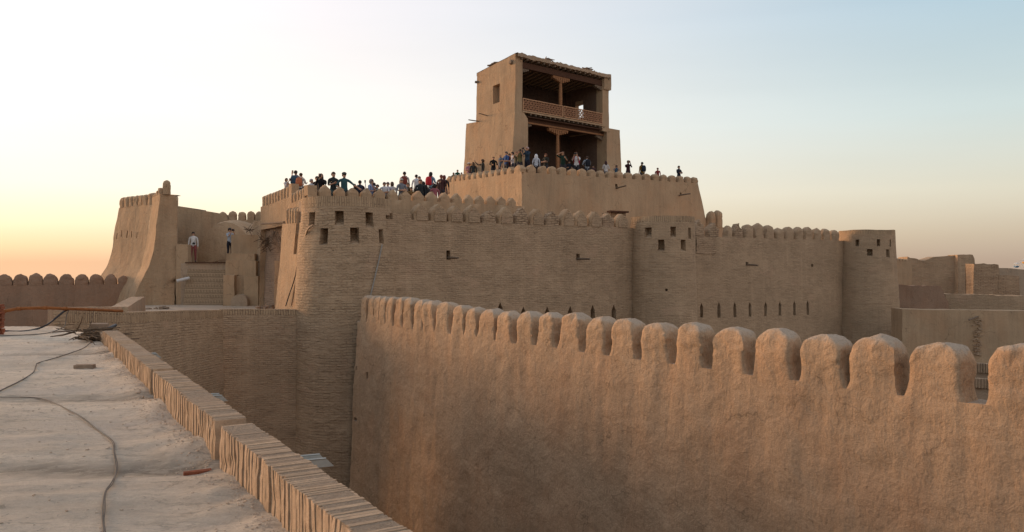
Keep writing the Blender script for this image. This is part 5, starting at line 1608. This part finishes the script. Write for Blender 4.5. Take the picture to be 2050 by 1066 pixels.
tag(mb.build('electric_cable', M['cable_grey'], origin=onroof(0, 785)), 'thin cable crossing the far part of the roof to the pile of sticks', 'cable')
c0 = onroof(170, 738, .03)
mb = MB(); mb.box(c0, .27, .13, .06, Matrix.Rotation(.05, 3, 'Z'), jit=.006)
tag(mb.build('loose_brick', M['loose_brick'], smooth=0, origin=c0), 'single loose brick lying alone on the pale roof', 'brick')
c0 = parapet_pt(6.45); 
mb = MB(); mb.box(V3(c0 - OUTN * .16 - LINE * .02, roof_z(c0.x, c0.y) - .035), .20, .05, .05, Matrix.Rotation(.45, 3, 'Z'), jit=.004)
tag(mb.build('red_brick', M['red_brick'], smooth=0, origin=V3(c0, CZ - 1.6)), 'reddish brick half buried by the gap in the brick roof edge', 'brick')
# orange pole
P = [W(-60, 634, 18.5), W(6, 624, 18.6), W(38, 618.5, 18.7), W(90, 617, 18.8), W(130, 618.5, 19.0), W(165, 619.5, 19.2), W(245, 623, 20.6)]
mb = MB(); mb.tube(curve_rows(P, 6), .035, 8)
for k in (1, 2, 3, 4): mb.tube([P[k] - Vector((.05, 0, 0)), P[k] + Vector((.05, 0, 0))], .043, 8)
tag(mb.build('orange_pole', M['wood_orange'], origin=P[0], smooth=60), 'long crooked orange pole resting on the curved brick wall at the left', 'pole')
cable('black_hose', [W(150, 618.5, 19.1), W(132, 622, 19.1), W(118, 632, 18.9), W(95, 650, 18.7), W(70, 660, 18.6), W(40, 664, 18.3), W(5, 663, 18.2), W(-40, 662, 18.2)], .022, 'cable_black', 'black hose sagging from the orange pole to the roof', 'hose')
cable('thin_wire', [W(138, 620, 19.3), W(133, 634, 19.2), W(131, 648, 19.1), W(124, 657, 18.7), W(90, 668, 17.6), W(20, 672, 17.3), W(-20, 673, 17.3)], .010, 'cable_grey', 'thin wire dropping from the wall end onto the roof', 'wire')
# red brick pier at the left edge
BP = MB(); rnd = random.Random(9)
for k in range(13):
    for q in range(2):
        c = W(-14, 610, 17.5); BP.box((c.x - .12 + rnd.uniform(-.02, .02), c.y + q * .13, CZ - .93 - k * .052), .50, .12, .044, Matrix.Rotation(rnd.uniform(-.08, .08), 3, 'Z'), jit=.005)
tag(BP.build('brick_stack', M['red_brick'], smooth=0, origin=W(-14, 672, 17.5)), 'stack of red bricks cut by the left edge of the photo', 'bricks')
# pebbles and clods on the roof
mb = MB(); rnd = random.Random(21)
for k in range(1300):
    D = 2.5 + 15 * rnd.random() ** 1.6; x = parapet_pt(D).x - .02 - rnd.random() ** 1.5 * 10
    s_ = rnd.uniform(.004, .014) * (1 + (rnd.random() > .96) * 1.6); p = Vector((x, D, roof_z(x, D) + s_ * .2))
    mb.box(p, s_ * 1.5, s_, s_ * .7, Matrix.Rotation(rnd.uniform(0, 3), 3, 'Z'), jit=s_ * .25)
tag(mb.build('pebbles', M['crumb'], smooth=0), 'small pebbles and clods scattered over the pale roof', 'pebbles', kind='stuff')
mb = MB(); rnd = random.Random(33)
for k in range(1100):
    D = 2.6 + 12 * rnd.random() ** 1.3; q = parapet_pt(D) - OUTN * abs(rnd.gauss(0, .13)) - OUTN * .02; s_ = rnd.uniform(.003, .011)
    p = Vector((q.x, q.y, roof_z(q.x, q.y) + s_ * .15))
    mb.box(p, s_ * 1.4, s_, s_ * .8, Matrix.Rotation(rnd.uniform(0, 3), 3, 'Z') @ Matrix.Rotation(rnd.uniform(-.5, .5), 3, 'X'), jit=s_ * .25)
tag(mb.build('brick_crumbs', M['crumb'], smooth=0), 'crumbled earth and brick bits along the foot of the roof edge', 'crumbs', kind='stuff')
# ============================================================ PEOPLE
PM = {}
def cm(c, rough=.85):
    c = tuple(round(x, 3) for x in c)
    if c not in PM: PM[c] = mat_plain('cloth', c, rough, var=.22)
    return PM[c]
SKINS = [(.42, .24, .16), (.36, .20, .13), (.48, .29, .20)]
H0 = 1.70
POSES = {
 'down':  [((.222, .02, 1.13), (.225, -.05, .89), (0, -.1, -1))] * 2,
 'lean':  [((.24, -.08, 1.14), (.13, -.31, 1.13), (-.35, -1, -.1))] * 2,
 'photo': [((.20, -.19, 1.22), (.065, -.27, 1.53), (-.3, 0, 1))] * 2,
 'selfie': [((.235, .02, 1.13), (.25, -.04, .89), (0, -.1, -1)), ((.29, -.20, 1.36), (.33, -.40, 1.58), (0, -.2, 1))],
 'fold':  [((.235, -.07, 1.14), (-.02, -.20, 1.18), (-1, .1, .1)), ((.235, -.07, 1.14), (-.02, -.24, 1.13), (-1, .1, .1))],
 'wide':  [((.33, -.04, 1.15), (.20, -.18, 1.02), (-.6, -.3, -.3)), ((.36, -.10, 1.20), (.52, -.24, 1.06), (.4, -.5, -.4))],
 'shade': [((.235, -.08, 1.16), (.12, -.28, 1.28), (-.5, -.3, .6)), ((.38, -.16, 1.50), (.12, -.19, 1.63), (-1, 0, 0))],
 'talk':  [((.235, -.05, 1.14), (.15, -.28, 1.20), (-.3, -.8, .3)), ((.235, .02, 1.13), (.25, -.04, .89), (0, -.1, -1))],
}
def seg_dist(p, a, b):
    ab = b - a; t = max(0, min(1, (p - a).dot(ab) / max(1e-9, ab.length_squared))); return (p - (a + ab * t)).length
BODY = {}
def body_mesh(pose, bend=0.0):
    key = (pose, bend)
    if key in BODY: return BODY[key]
    V, E, Rr, K = [], [], [], []
    def sh(p):
        p = Vector(p)
        if bend and p.z > 1.0: p = Vector((p.x, p.y - (p.z - 1.0) * bend, p.z - (p.z - 1.0) * bend * .35))
        return p
    def add(p, r_, par=None, kind=0):
        V.append(sh(p)); Rr.append(r_ if isinstance(r_, tuple) else (r_, r_)); i = len(V) - 1
        if par is not None: E.append((par, i)); K.append(kind)
        return i
    pel = add((0, .01, .95), (.150, .105))
    wa = add((0, .0, 1.09), (.128, .092), pel, 1)
    ch = add((0, .0, 1.28), (.150, .105), wa, 1)
    nb = add((0, .01, 1.41), (.095, .080), ch, 1)
    nk = add((0, .0, 1.475), .052, nb, 0)
    jaw = add((0, -.022, 1.53), (.058, .066), nk, 0)
    hd = add((0, -.004, 1.60), (.074, .088), jaw, 0)
    add((0, .004, 1.655), (.062, .074), hd, 0)
    for sg in (-1, 1):
        hip = add((sg * .09, .01, .88), (.095, .10), pel, 2)
        kn = add((sg * .10, -.015, .49), .058, hip, 2)
        an = add((sg * .105, .02, .10), .040, kn, 2)
        add((sg * .12, -.12, .035), (.042, .032), an, 3)
    for idx, sg in enumerate((-1, 1)):
        el, wr, hdn = POSES[pose][idx]
        s_ = add((sg * .175, .005, 1.385), .062, nb, 1)
        e_ = add((sg * el[0], el[1], el[2]), .040, s_, 1)
        w_ = add((sg * wr[0], wr[1], wr[2]), .026, e_, 4)
        d = Vector((sg * hdn[0], hdn[1], hdn[2])).normalized()
        side = d.cross(Vector((0, 1, .2))).normalized()
        pv = V[w_]
        def raw(p):      # positions are already posed
            V.append(p); return len(V) - 1
        def addr(p, r_, par):
            i = raw(p); Rr.append((r_, r_)); E.append((par, i)); K.append(0); return i
        pm_ = addr(pv + d * .055, .030, w_)
        pe = addr(pv + d * .095, .026, pm_)
        for q in range(4):
            b0 = addr(pv + d * .118 + side * (q - 1.5) * .021, .0095, pe)
            addr(pv + d * (.155 + .012 * (1.5 - abs(q - 1.3))) + side * (q - 1.5) * .023 + Vector((0, -.012, 0)), .0085, b0)
        addr(pv + d * .085 + side * -.055, .011, pm_)
    me = bpy.data.meshes.new('skel'); me.from_pydata([tuple(v) for v in V], E, [])
    o = bpy.data.objects.new('skel', me); col.objects.link(o)
    md = o.modifiers.new('skin', 'SKIN'); md.use_smooth_shade = True
    for i, sv in enumerate(me.skin_vertices[0].data):
        sv.radius = Rr[i]; sv.use_root = (i == 0)
    sb = o.modifiers.new('sub', 'SUBSURF'); sb.levels = 1; sb.render_levels = 1
    dg = bpy.context.evaluated_depsgraph_get()
    nm = bpy.data.meshes.new_from_object(o.evaluated_get(dg))
    bpy.data.objects.remove(o); bpy.data.meshes.remove(me)
    nm.name = 'person_' + pose
    for _ in range(6): nm.materials.append(cm((.3, .3, .3)))
    hc = sh((0, -.004, 1.60))
    # nose and brow
    for v in nm.vertices:
        p = v.co
        q = p - hc
        if q.y < -.05 and abs(q.x) < .022 and -.045 < q.z < .012: v.co.y -= .018
    for pl in nm.polygons:
        pl.use_smooth = True
        c = pl.center
        best = min(range(len(E)), key=lambda k: seg_dist(c, V[E[k][0]], V[E[k][1]]) - (Rr[E[k][0]][0] + Rr[E[k][1]][0]) * .5)
        k = K[best]
        pl.material_index = {0: 0, 1: 1, 2: 2, 3: 3, 4: 4}[k]
        q = c - hc
        if q.y < -.05 and .012 < abs(q.x) < .045 and .0 < q.z < .028: pl.material_index = 5
    nm.update()
    BODY[key] = (nm, hc)
    return BODY[key]
HAIR = {}
def hair_mesh(kind):
    if kind in HAIR: return HAIR[kind]
    mb = MB(); NS, NR_ = 18, 14
    rx, ry, rz = .086, .102, .112
    if kind in ('hijab',): rx, ry, rz = .100, .112, .128
    def P(i, j):
        th = math.pi * i / NR_; ph = 2 * math.pi * j / NS
        n = Vector((math.sin(th) * math.cos(ph), math.sin(th) * math.sin(ph), math.cos(th)))
        p = Vector((n.x * rx, n.y * ry + .006, n.z * rz + .008))
        if kind in ('long', 'bob') and p.z < 0 and n.y > -.25:
            k = 3.4 if kind == 'long' else 1.5
            p.z *= k; p.x *= 1 + min(1, -p.z / .25) * .35
            if kind == 'long': p.y = max(p.y, .02) * .9 + .02
        if kind == 'curly': p *= 1.16 + .05 * math.sin(j * 3) * math.sin(i * 4)
        if kind == 'hijab' and p.z < -.02: p.x *= 1 + min(1.2, (-p.z) / .1 * .5); p.z *= 1.9
        return p
    for i in range(NR_):
        for j in range(NS):
            q = [P(i, j), P(i + 1, j), P(i + 1, (j + 1) % NS), P(i, (j + 1) % NS)]
            c = (q[0] + q[1] + q[2] + q[3]) / 4
            faceopen = c.y < -.035 and c.z < .055 + (0.015 if kind == 'thin' else 0)
            if kind in ('short', 'cap', 'thin', 'sunhat'):
                if faceopen or c.z < -.045 + (0 if c.y > .03 else .05): continue
            elif kind == 'hijab':
                if c.y < -.06 and abs(c.x) < .055 and -.07 < c.z < .06: continue
            else:
                if faceopen and abs(c.x) < .075: continue
            mb.face([p for p in q])
    me_o = mb.build('hair', cm((.02, .015, .012)), smooth=180); me = me_o.data
    bpy.data.objects.remove(me_o)
    HAIR[kind] = me; return me
def simple_mesh(kind):
    if kind in HAIR: return HAIR[kind]
    mb = MB()
    if kind == 'cap_hat':
        for i in range(5):
            for j in range(16):
                def P(a, b_):
                    th = math.pi / 2 * a / 5; ph = 2 * math.pi * b_ / 16
                    return Vector((math.sin(th) * math.cos(ph) * .098, math.sin(th) * math.sin(ph) * .114, math.cos(th) * .085 + .045))
                mb.face([P(i, j), P(i + 1, j), P(i + 1, j + 1), P(i, j + 1)])
        for k in range(6):
            a0, a1 = math.pi * (1.15 + .7 * k / 6), math.pi * (1.15 + .7 * (k + 1) / 6)
            for zz in (.045, .037):
                mb.face([Vector((math.cos(a0) * .095, math.sin(a0) * .11, zz)), Vector((math.cos(a1) * .095, math.sin(a1) * .11, zz)), Vector((math.cos(a1) * .11, math.sin(a1) * .20, zz - .012)), Vector((math.cos(a0) * .11, math.sin(a0) * .20, zz - .012))])
    elif kind == 'sun_hat':
        mb.tube([(0, 0, .03), (0, 0, .034), (0, 0, .045), (0, 0, .10), (0, 0, .125)], [.20, .20, .105, .095, .04], 20)
    elif kind == 'backpack':
        for k in range(7):
            t = k / 6
        prof = [(0, .11, .05), (.04, .145, .075), (.16, .155, .085), (.30, .15, .075), (.40, .12, .055), (.44, .06, .03)]
        rings = []
        for z, hx, hy in prof:
            rings.append([Vector((math.copysign(abs(math.cos(a)) ** .5, math.cos(a)) * hx, .185 + math.copysign(abs(math.sin(a)) ** .6, math.sin(a)) * hy, 1.02 + z)) for a in [2 * math.pi * j / 16 for j in range(16)]])
        for i in range(len(rings) - 1):
            for j in range(16): mb.face([rings[i][j], rings[i][(j + 1) % 16], rings[i + 1][(j + 1) % 16], rings[i + 1][j]])
        mb.face(rings[0][::-1]); mb.face(rings[-1])
        for sg in (-1, 1):
            mb.tube(curve_rows([(sg * .09, .12, 1.42), (sg * .10, .04, 1.475), (sg * .105, -.08, 1.42), (sg * .11, -.12, 1.28), (sg * .14, -.02, 1.12), (sg * .13, .12, 1.08)], 4), .017, 6)
    elif kind == 'phone':
        mb.box((0, 0, 0), .075, .010, .15)
    elif kind == 'camera':
        mb.box((0, 0, 0), .14, .055, .09); mb.box((0, 0, .055), .05, .05, .03)
        mb.tube([(0, -.02, 0), (0, -.13, 0)], .036, 12)
    o = mb.build(kind, cm((.02, .02, .022), .5), smooth=40); me = o.data; bpy.data.objects.remove(o); HAIR[kind] = me; return me
def mk(name, me, mats, parent=None, M_=None):
    o = bpy.data.objects.new(name, me); col.objects.link(o)
    for i, m in enumerate(mats):
        if i < len(o.material_slots):
            o.material_slots[i].link = 'OBJECT'; o.material_slots[i].material = m
    if parent: o.parent = parent
    if M_ is not None: o.matrix_world = M_ if not parent else M_
    return o
BLK, DKB = (.018, .014, .012), (.05, .028, .018)
def person(px, yt, floor, label, pose='down', rot=0, shirt=(.03, .03, .04), trousers=(.03, .03, .04), hair='short', hc=BLK, long_sleeve=False, h=None,
           group=None, skin=0, D=None, Dmin=0, hold=None, pack=None, pack_label=None, hold_label=None, bend=0.0, hat=None, hatc=(.02, .02, .02), flip=False):
    z_off = (525 - yt) / F
    h = h or 1.70
    if D is None:
        D = (floor + h) / z_off
        if D < Dmin: D = Dmin; h = max(1.45, min(1.9, z_off * D - floor))
    s_ = h / H0
    feet = CZ + floor
    if bend or D is not None: pass
    q = XY(px, D)
    root = None
    me, hcen = body_mesh(pose, bend)
    rotz = R(rot)
    sx_ = -s_ if flip else s_
    o = bpy.data.objects.new('person', me); col.objects.link(o)
    sk = cm(SKINS[skin], .6); shirt = tuple(x * (.62 if max(shirt) < .45 else .85) for x in shirt)
    for i, m in enumerate([sk, cm(shirt), cm(trousers), cm((.05, .045, .04)), cm(shirt) if long_sleeve else sk, cm((.05, .03, .025))]):
        o.material_slots[i].link = 'OBJECT'; o.material_slots[i].material = m
    o.location = (q.x, q.y, feet); o.rotation_euler = (0, 0, rotz); o.scale = (sx_ * 1.08, s_ * 1.08, s_)
    tag(o, label, 'person', group)
    # the head top must land at the photographed height
    if hair != 'bald':
        ho = bpy.data.objects.new({'hijab': 'headscarf'}.get(hair, 'hair'), hair_mesh(hair)); col.objects.link(ho); ho.parent = o; ho.location = hcen
        ho.material_slots[0].link = 'OBJECT'; ho.material_slots[0].material = cm(hc, .7)
    if hat:
        hh = bpy.data.objects.new('hat', simple_mesh(hat)); col.objects.link(hh); hh.parent = o; hh.location = hcen + Vector((0, 0, .015))
        hh.material_slots[0].link = 'OBJECT'; hh.material_slots[0].material = cm(hatc)
    Mx = Matrix.Translation((q.x, q.y, feet)) @ Matrix.Rotation(rotz, 4, 'Z') @ Matrix.Diagonal((sx_ * 1.08, s_ * 1.08, s_, 1))
    if pack:
        b = bpy.data.objects.new('backpack', simple_mesh('backpack')); col.objects.link(b)
        b.location, b.rotation_euler, b.scale = o.location, o.rotation_euler, o.scale
        b.material_slots[0].link = 'OBJECT'; b.material_slots[0].material = cm(pack)
        tag(b, pack_label, 'backpack')
    if hold:
        el, wr, hd_ = POSES[pose][1]
        if pose == 'photo': c = Vector((0, -.30, 1.60))
        elif pose == 'selfie': c = Vector((wr[0], wr[1] - .04, wr[2] + .12))
        else: c = Vector((wr[0] * .3, wr[1] - .08, wr[2] + .08))
        w = bpy.data.objects.new(hold, simple_mesh(hold)); col.objects.link(w)
        w.location = Mx @ c; w.rotation_euler = (0, 0, rotz); w.scale = (s_, s_, s_)
        tag(w, hold_label, hold)
    return o
GA, GB, GC = 'people crowded on the terrace behind the pointed merlons', 'people on the platform below the pavilion', 'people in the left courtyard'
def row_D(px): return hit(RA, FD, px)[1] + .62
# --- west block (floor 2.75)
fb_ = 2.75
person(573.5, 359, 2.75, 'leftmost person of the crowd, dark hair and white top, holding a phone up', 'photo', 60, (.62, .60, .60), hair='bob', hc=DKB, D=40.6, h=1.40, group=GA, hold='phone', hold_label='phone held up by the leftmost person of the crowd')
person(592, 341, 2.75, 'man with black hair seen from behind, raising a phone, second from left of the crowd', 'selfie', 172, (.30, .22, .25), D=40.8, h=1.80, group=GA, pack=(.035, .07, .11), pack_label='dark blue backpack worn by the tall man second from left', hold='phone', hold_label='phone raised by the man wearing the dark blue backpack')
person(602.5, 347, 2.75, 'person with tied brown hair and white sleeves carrying an orange backpack', 'talk', 165, (.55, .53, .50), hair='short', hc=DKB, D=40.3, h=1.62, group=GA, pack=(.40, .13, .06), pack_label='orange backpack on the person left of the square plaster pier')
# --- terrace A
A = 2.2
person(623.4, 359, A, 'grey haired person in white bending down behind the corner pier', 'lean', 70, (.55, .54, .56), hair='short', hc=(.35, .34, .35), Dmin=37, h=1.6, group=GA, long_sleeve=True)
person(634.6, 353, A, 'grey haired man half hidden behind the woman in black', 'down', 20, (.05, .04, .05), hair='thin', hc=(.20, .19, .18), D=37.9, h=1.76, group=GA)
person(643, 348, A, 'woman with long black hair and black clothes taking a photo by the corner pier', 'photo', 5, (.012, .012, .014), trousers=(.03, .02, .02), hair='long', Dmin=37, D=36.9, h=1.77, group=GA, long_sleeve=True, hold='phone', hold_label='phone held by the woman with long black hair')
person(667.5, 345, A, 'man in dark grey t-shirt with bare forearms, left of the man in a cap', 'talk', 40, (.035, .045, .045), trousers=(.05, .09, .10), hair='short', hc=DKB, D=37.0, h=1.86, group=GA)
person(689, 346.6, A, 'bearded man in dark cap and teal t-shirt with one hand on a merlon', 'wide', 25, (.05, .13, .15), hair='short', D=36.9, h=1.81, group=GA, hat='cap_hat', hatc=(.05, .055, .05))
person(709.8, 368.5, A, 'child with olive brown hair peeking over a merlon beside the man in a cap', 'down', 200, (.02, .02, .025), hair='short', hc=(.16, .12, .06), D=37.6, h=1.38, group=GA)
person(720.5, 362, A, 'black haired person in a dark red jacket seen from behind', 'down', 190, (.09, .012, .02), hair='short', D=37.7, h=1.55, group=GA, long_sleeve=True, pack=(.02, .025, .045), pack_label='dark backpack on the person in the dark red jacket')
person(743.5, 360, A, 'grey haired person in pale blue shirt looking down beside the white selfie stick', 'lean', 60, (.25, .32, .50), hair='curly', hc=(.22, .20, .19), D=38.0, h=1.62, group=GA)
mb = MB(); sp0 = W(731, 378, 37.4); mb.tube([W(733.5, 386, 37.4), W(731, 366, 37.4)], .022, 8); mb.tube([W(731, 366, 37.4), W(730.8, 361, 37.4)], .035, 8, mi=1)
tag(mb.build('selfie_stick', [cm((.7, .7, .7)), cm((.05, .05, .05))], origin=sp0), 'white stick held upright above the merlons', 'stick')
person(755.6, 371, A, 'short dark haired person holding an arm out to take a photo', 'selfie', -60, (.30, .30, .28), hair='short', D=37.9, h=1.38, group=GA, hold='phone', hold_label='phone held low by the short person right of the white stick')
person(748.5, 366, A, 'person in dark clothes with raised arm beside the pale blue shirt', 'shade', -40, (.03, .02, .02), hair='short', hc=DKB, D=38.3, h=1.50, group=GA, long_sleeve=True)
person(769.5, 366, A, 'grey haired person in white shirt, left one of a close pair', 'fold', 15, (.55, .56, .58), hair='thin', hc=(.28, .24, .22), D=38.2, h=1.52, group=GA, skin=1)
person(776.5, 365, A, 'grey haired person in white shirt, right one of a close pair', 'talk', -10, (.50, .48, .55), hair='thin', hc=(.30, .28, .27), D=38.6, h=1.56, group=GA)
person(785, 363.5, A, 'person with brown bob hair and white top next to the silver haired man', 'down', 205, (.60, .57, .55), hair='bob', hc=(.07, .045, .03), D=38.9, h=1.60, group=GA)
person(804, 357, A, 'large silver haired man in grey shirt with folded arms on the terrace', 'fold', 30, (.24, .26, .30), trousers=(.12, .16, .20), hair='short', hc=(.50, .47, .40), D=38.6, h=1.72, group=GA)
person(817, 366, A, 'person in olive brown jacket right of the silver haired man', 'down', -30, (.13, .10, .06), hair='short', hc=(.12, .09, .06), D=39.6, h=1.62, group=GA, long_sleeve=True)
person(823.5, 374, A, 'short person in ochre clothes low between two merlons', 'fold', 30, (.22, .13, .05), hair='short', hc=DKB, D=39.4, h=1.40, group=GA, skin=1)
U = 3.0
person(809.8, 344, U, 'person in white sleeves standing high above the crowd with back turned', 'down', 182, (.55, .52, .50), hair='short', D=42.9, h=1.72, group=GA, pack=(.17, .04, .03), pack_label='dark red backpack of the person standing highest on the left')
person(833.6, 350, U, 'dark haired person in white top seen from behind, near the centre of the crowd', 'talk', 165, (.62, .64, .68), hair='short', D=43.2, h=1.60, group=GA)
person(839.5, 353, U, 'grey haired person just behind the white top near the crowd centre', 'down', 0, (.20, .18, .18), hair='thin', hc=(.25, .24, .22), D=44.2, h=1.62, group=GA)
person(841.5, 358, A, 'red faced older man in a dark open jacket facing the camera', 'down', 5, (.03, .04, .045), hair='thin', hc=(.45, .30, .24), D=39.8, h=1.82, group=GA, skin=0, long_sleeve=True)
person(847.5, 361.5, A, 'black haired person in black behind the man in the open jacket', 'down', 200, (.015, .015, .02), hair='bob', D=40.8, h=1.80, group=GA, long_sleeve=True)
person(853, 371, A, 'person in black low between merlons right of the open jacket', 'down', 190, (.012, .014, .02), trousers=(.08, .015, .02), hair='bob', D=39.9, h=1.55, group=GA, long_sleeve=True)
person(862.5, 345, U, 'woman with very long black hair and light blue shirt standing high', 'talk', 150, (.20, .33, .45), trousers=(.04, .035, .03), hair='long', D=43.6, h=1.78, group=GA, pack=(.42, .02, .03), pack_label='bright red backpack beside the very long black hair')
person(870, 365, A, 'person in pink checked shirt with black hair in front of the platform corner', 'down', 195, (.42, .14, .17), hair='bob', D=40.6, h=1.68, group=GA, long_sleeve=True)
person(880, 361, U, 'person in brown holding out a hand at the right end of the terrace crowd', 'selfie', 75, (.10, .05, .045), hair='short', hc=(.10, .04, .03), D=44.6, h=1.50, group=GA, long_sleeve=True)
person(883.4, 349.5, U, 'auburn haired person, left of two at the right end of the terrace crowd', 'down', 190, (.10, .04, .04), hair='short', hc=(.14, .045, .03), D=44.8, h=1.76, group=GA)
person(889.3, 349.3, U, 'auburn haired person, right of two at the right end of the terrace crowd', 'down', 185, (.02, .02, .025), hair='bob', hc=(.12, .035, .03), D=45.2, h=1.78, group=GA)
# --- podium
Pf = 5.0
def P_(px, yt, label, **k): return person(px, yt, Pf, label, group=GB, **k)
P_(908, 345.6, 'person with brown hair left of the green shirt on the platform', pose='down', rot=30, shirt=(.10, .08, .05), hair='bob', hc=DKB, D=57.0, h=1.22)
P_(916, 341, 'grey haired person in a green shirt at the left end of the platform', pose='fold', rot=10, shirt=(.015, .12, .08), hair='short', hc=(.30, .28, .26), D=56.0, h=1.30)
P_(924, 348, 'dark haired small person right of the green shirt', pose='down', rot=0, shirt=(.02, .03, .05), hair='short', hc=DKB, D=56.0, h=1.12)
P_(938.5, 326.8, 'person in white sun hat and pink top', pose='fold', rot=20, shirt=(.50, .25, .30), hair='short', hc=DKB, hat='sun_hat', hatc=(.62, .58, .55), h=1.60)
P_(947.3, 325, 'person with long brown hair and dark checked jacket beside the sun hat', pose='down', rot=200, shirt=(.05, .065, .07), hair='long', hc=(.10, .06, .035), h=1.60, long_sleeve=True)
P_(966.3, 320, 'curly dark haired person in black raising a phone to the left', pose='selfie', rot=-70, flip=True, shirt=(.02, .024, .026), hair='curly', hc=(.07, .04, .025), h=1.62, long_sleeve=True, hold='phone', hold_label='phone raised by the curly haired person in black')
P_(987.8, 314, 'blond person in black sweater with white collar leaning on the merlons', pose='lean', rot=10, shirt=(.012, .012, .012), hair='short', hc=(.35, .22, .12), h=1.60, long_sleeve=True)
P_(1002, 309, 'bald sunburnt man with pale shoulder bag', pose='down', rot=-60, shirt=(.12, .16, .22), hair='bald', h=1.66)
P_(1013.7, 304, 'man in bright blue polo shirt with short grey hair', pose='lean', rot=-50, shirt=(.03, .10, .30), hair='short', hc=(.12, .10, .09), h=1.75)
P_(1020, 308, 'person in dark red top squeezed behind the blue polo shirt', pose='down', rot=10, shirt=(.15, .02, .02), hair='short', hc=DKB, h=1.66)
P_(1026, 305, 'dark haired person in white sleeveless top right of the blue polo', pose='lean', rot=-80, shirt=(.60, .55, .55), hair='short', hc=BLK, h=1.68)
P_(1034.5, 304, 'person in patterned brown clothes beside the camera user at the platform corner', pose='photo', rot=-10, shirt=(.16, .14, .09), hair='short', hc=DKB, D=48.8, h=1.57)
P_(1040.5, 300, 'dark haired person taking photos beside the platform corner', pose='photo', rot=5, shirt=(.20, .18, .08), hair='bob', hc=BLK, D=48.6, h=1.68, hold='camera', hold_label='camera held at the platform corner by the dark haired person')
P_(1055.5, 296, 'tall pink faced man with white hair and navy jacket at the platform corner', pose='photo', rot=-45, shirt=(.025, .055, .10), trousers=(.01, .01, .02), hair='thin', hc=(.62, .45, .42), D=48.5, h=1.80, long_sleeve=True, hold='camera', hold_label='camera of the tall man in the navy jacket')
P_(1073.5, 310.7, 'woman in a white headscarf and white top', pose='down', rot=170, shirt=(.55, .60, .68), hair='hijab', hc=(.66, .70, .76), Dmin=49.2, D=49.4, h=1.48, long_sleeve=True)
P_(1092.7, 308.3, 'red haired person in dark sleeveless top with folded arms', pose='fold', rot=-40, shirt=(.03, .035, .03), hair='bob', hc=(.16, .05, .02), D=50.0, h=1.62)
P_(1127, 304.4, 'person in dark green shirt shading the eyes with a raised arm', pose='shade', rot=5, flip=True, shirt=(.012, .045, .03), hair='short', hc=DKB, D=50.3, h=1.76)
P_(1154, 305.5, 'person in white t-shirt aiming a camera straight ahead', pose='photo', rot=-15, shirt=(.66, .66, .68), hair='short', hc=BLK, D=50.8, h=1.78, hold='camera', hold_label='black camera aimed by the person in the white t-shirt', pack=(.35, .02, .05), pack_label='red bag on the person in the white t-shirt')
P_(1140, 322, 'person in dark blue crouching low behind the merlons', pose='lean', rot=0, shirt=(.02, .03, .05), hair='short', D=51.2, h=1.32)
P_(1175, 313, 'person in pale blue sleeves seen from behind under the pavilion', pose='lean', rot=195, shirt=(.38, .45, .52), hair='short', hc=DKB, D=51.4, h=1.64, pack=(.012, .016, .025), pack_label='large black backpack in front of the pavilion')
P_(1187.5, 331, 'small figure just right of the large black backpack', pose='down', rot=0, shirt=(.10, .05, .06), hair='short', hc=BLK, D=52.2, h=1.15)
P_(1213, 324, 'woman with long dark brown hair and white top seen from behind', pose='down', rot=185, shirt=(.58, .55, .54), hair='long', hc=(.045, .018, .02), D=52.4, h=1.45)
P_(1233.7, 332, 'short person in blue shirt raising a camera at the pavilion corner', pose='photo', rot=0, shirt=(.07, .17, .28), hair='bob', hc=BLK, D=53.0, h=1.25, hold='camera', hold_label='camera of the short person in the blue shirt')
P_(1257.6, 322.4, 'broad person in grey cap and dark red jacket taking a photo', pose='photo', rot=5, shirt=(.06, .018, .025), hair='short', hat='cap_hat', hatc=(.20, .20, .17), D=53.2, h=1.57, long_sleeve=True, hold='phone', hold_label='phone of the person in the grey cap')
P_(1285.4, 325.6, 'man in yellow and black shirt looking left against the sky', pose='down', rot=-150, shirt=(.35, .20, .03), hair='short', D=54.0, h=1.58, pack=(.012, .02, .035), pack_label='dark backpack on the man in yellow and black')
P_(1316.6, 337, 'short haired person in red and white, alone right of the yellow shirt', pose='down', rot=-30, shirt=(.38, .05, .05), hair='short', hc=(.10, .04, .03), D=55.0, h=1.32)
P_(1359, 333, 'rightmost person, black hair and dark blue shirt with folded arms', pose='fold', rot=35, shirt=(.03, .035, .06), hair='short', D=56.0, h=1.57, long_sleeve=True)
# --- courtyard
person(387, 463, -.02, 'person in white sweater and red trousers with a camera around the neck', 'down', 15, (.62, .61, .60), trousers=(.24, .07, .07), hair='short', hc=(.03, .02, .015), D=46.0, h=1.70, group=GC, long_sleeve=True)
cobj = bpy.data.objects.new('camera', simple_mesh('camera')); col.objects.link(cobj); cobj.location = W(388, 488, 45.82); cobj.rotation_euler = (0, 0, .2)
tag(cobj, 'small black camera hanging on the chest of the white sweater', 'camera')
person(460, 457, .2, 'person in dark cap and pale blue shirt photographing beside the buttress', 'photo', 50, (.42, .47, .54), trousers=(.02, .02, .03), hair='short', D=47.0, h=1.72, group=GC, hat='cap_hat', hatc=(.03, .03, .03), hold='camera', hold_label='camera of the person in the pale blue shirt beside the buttress')
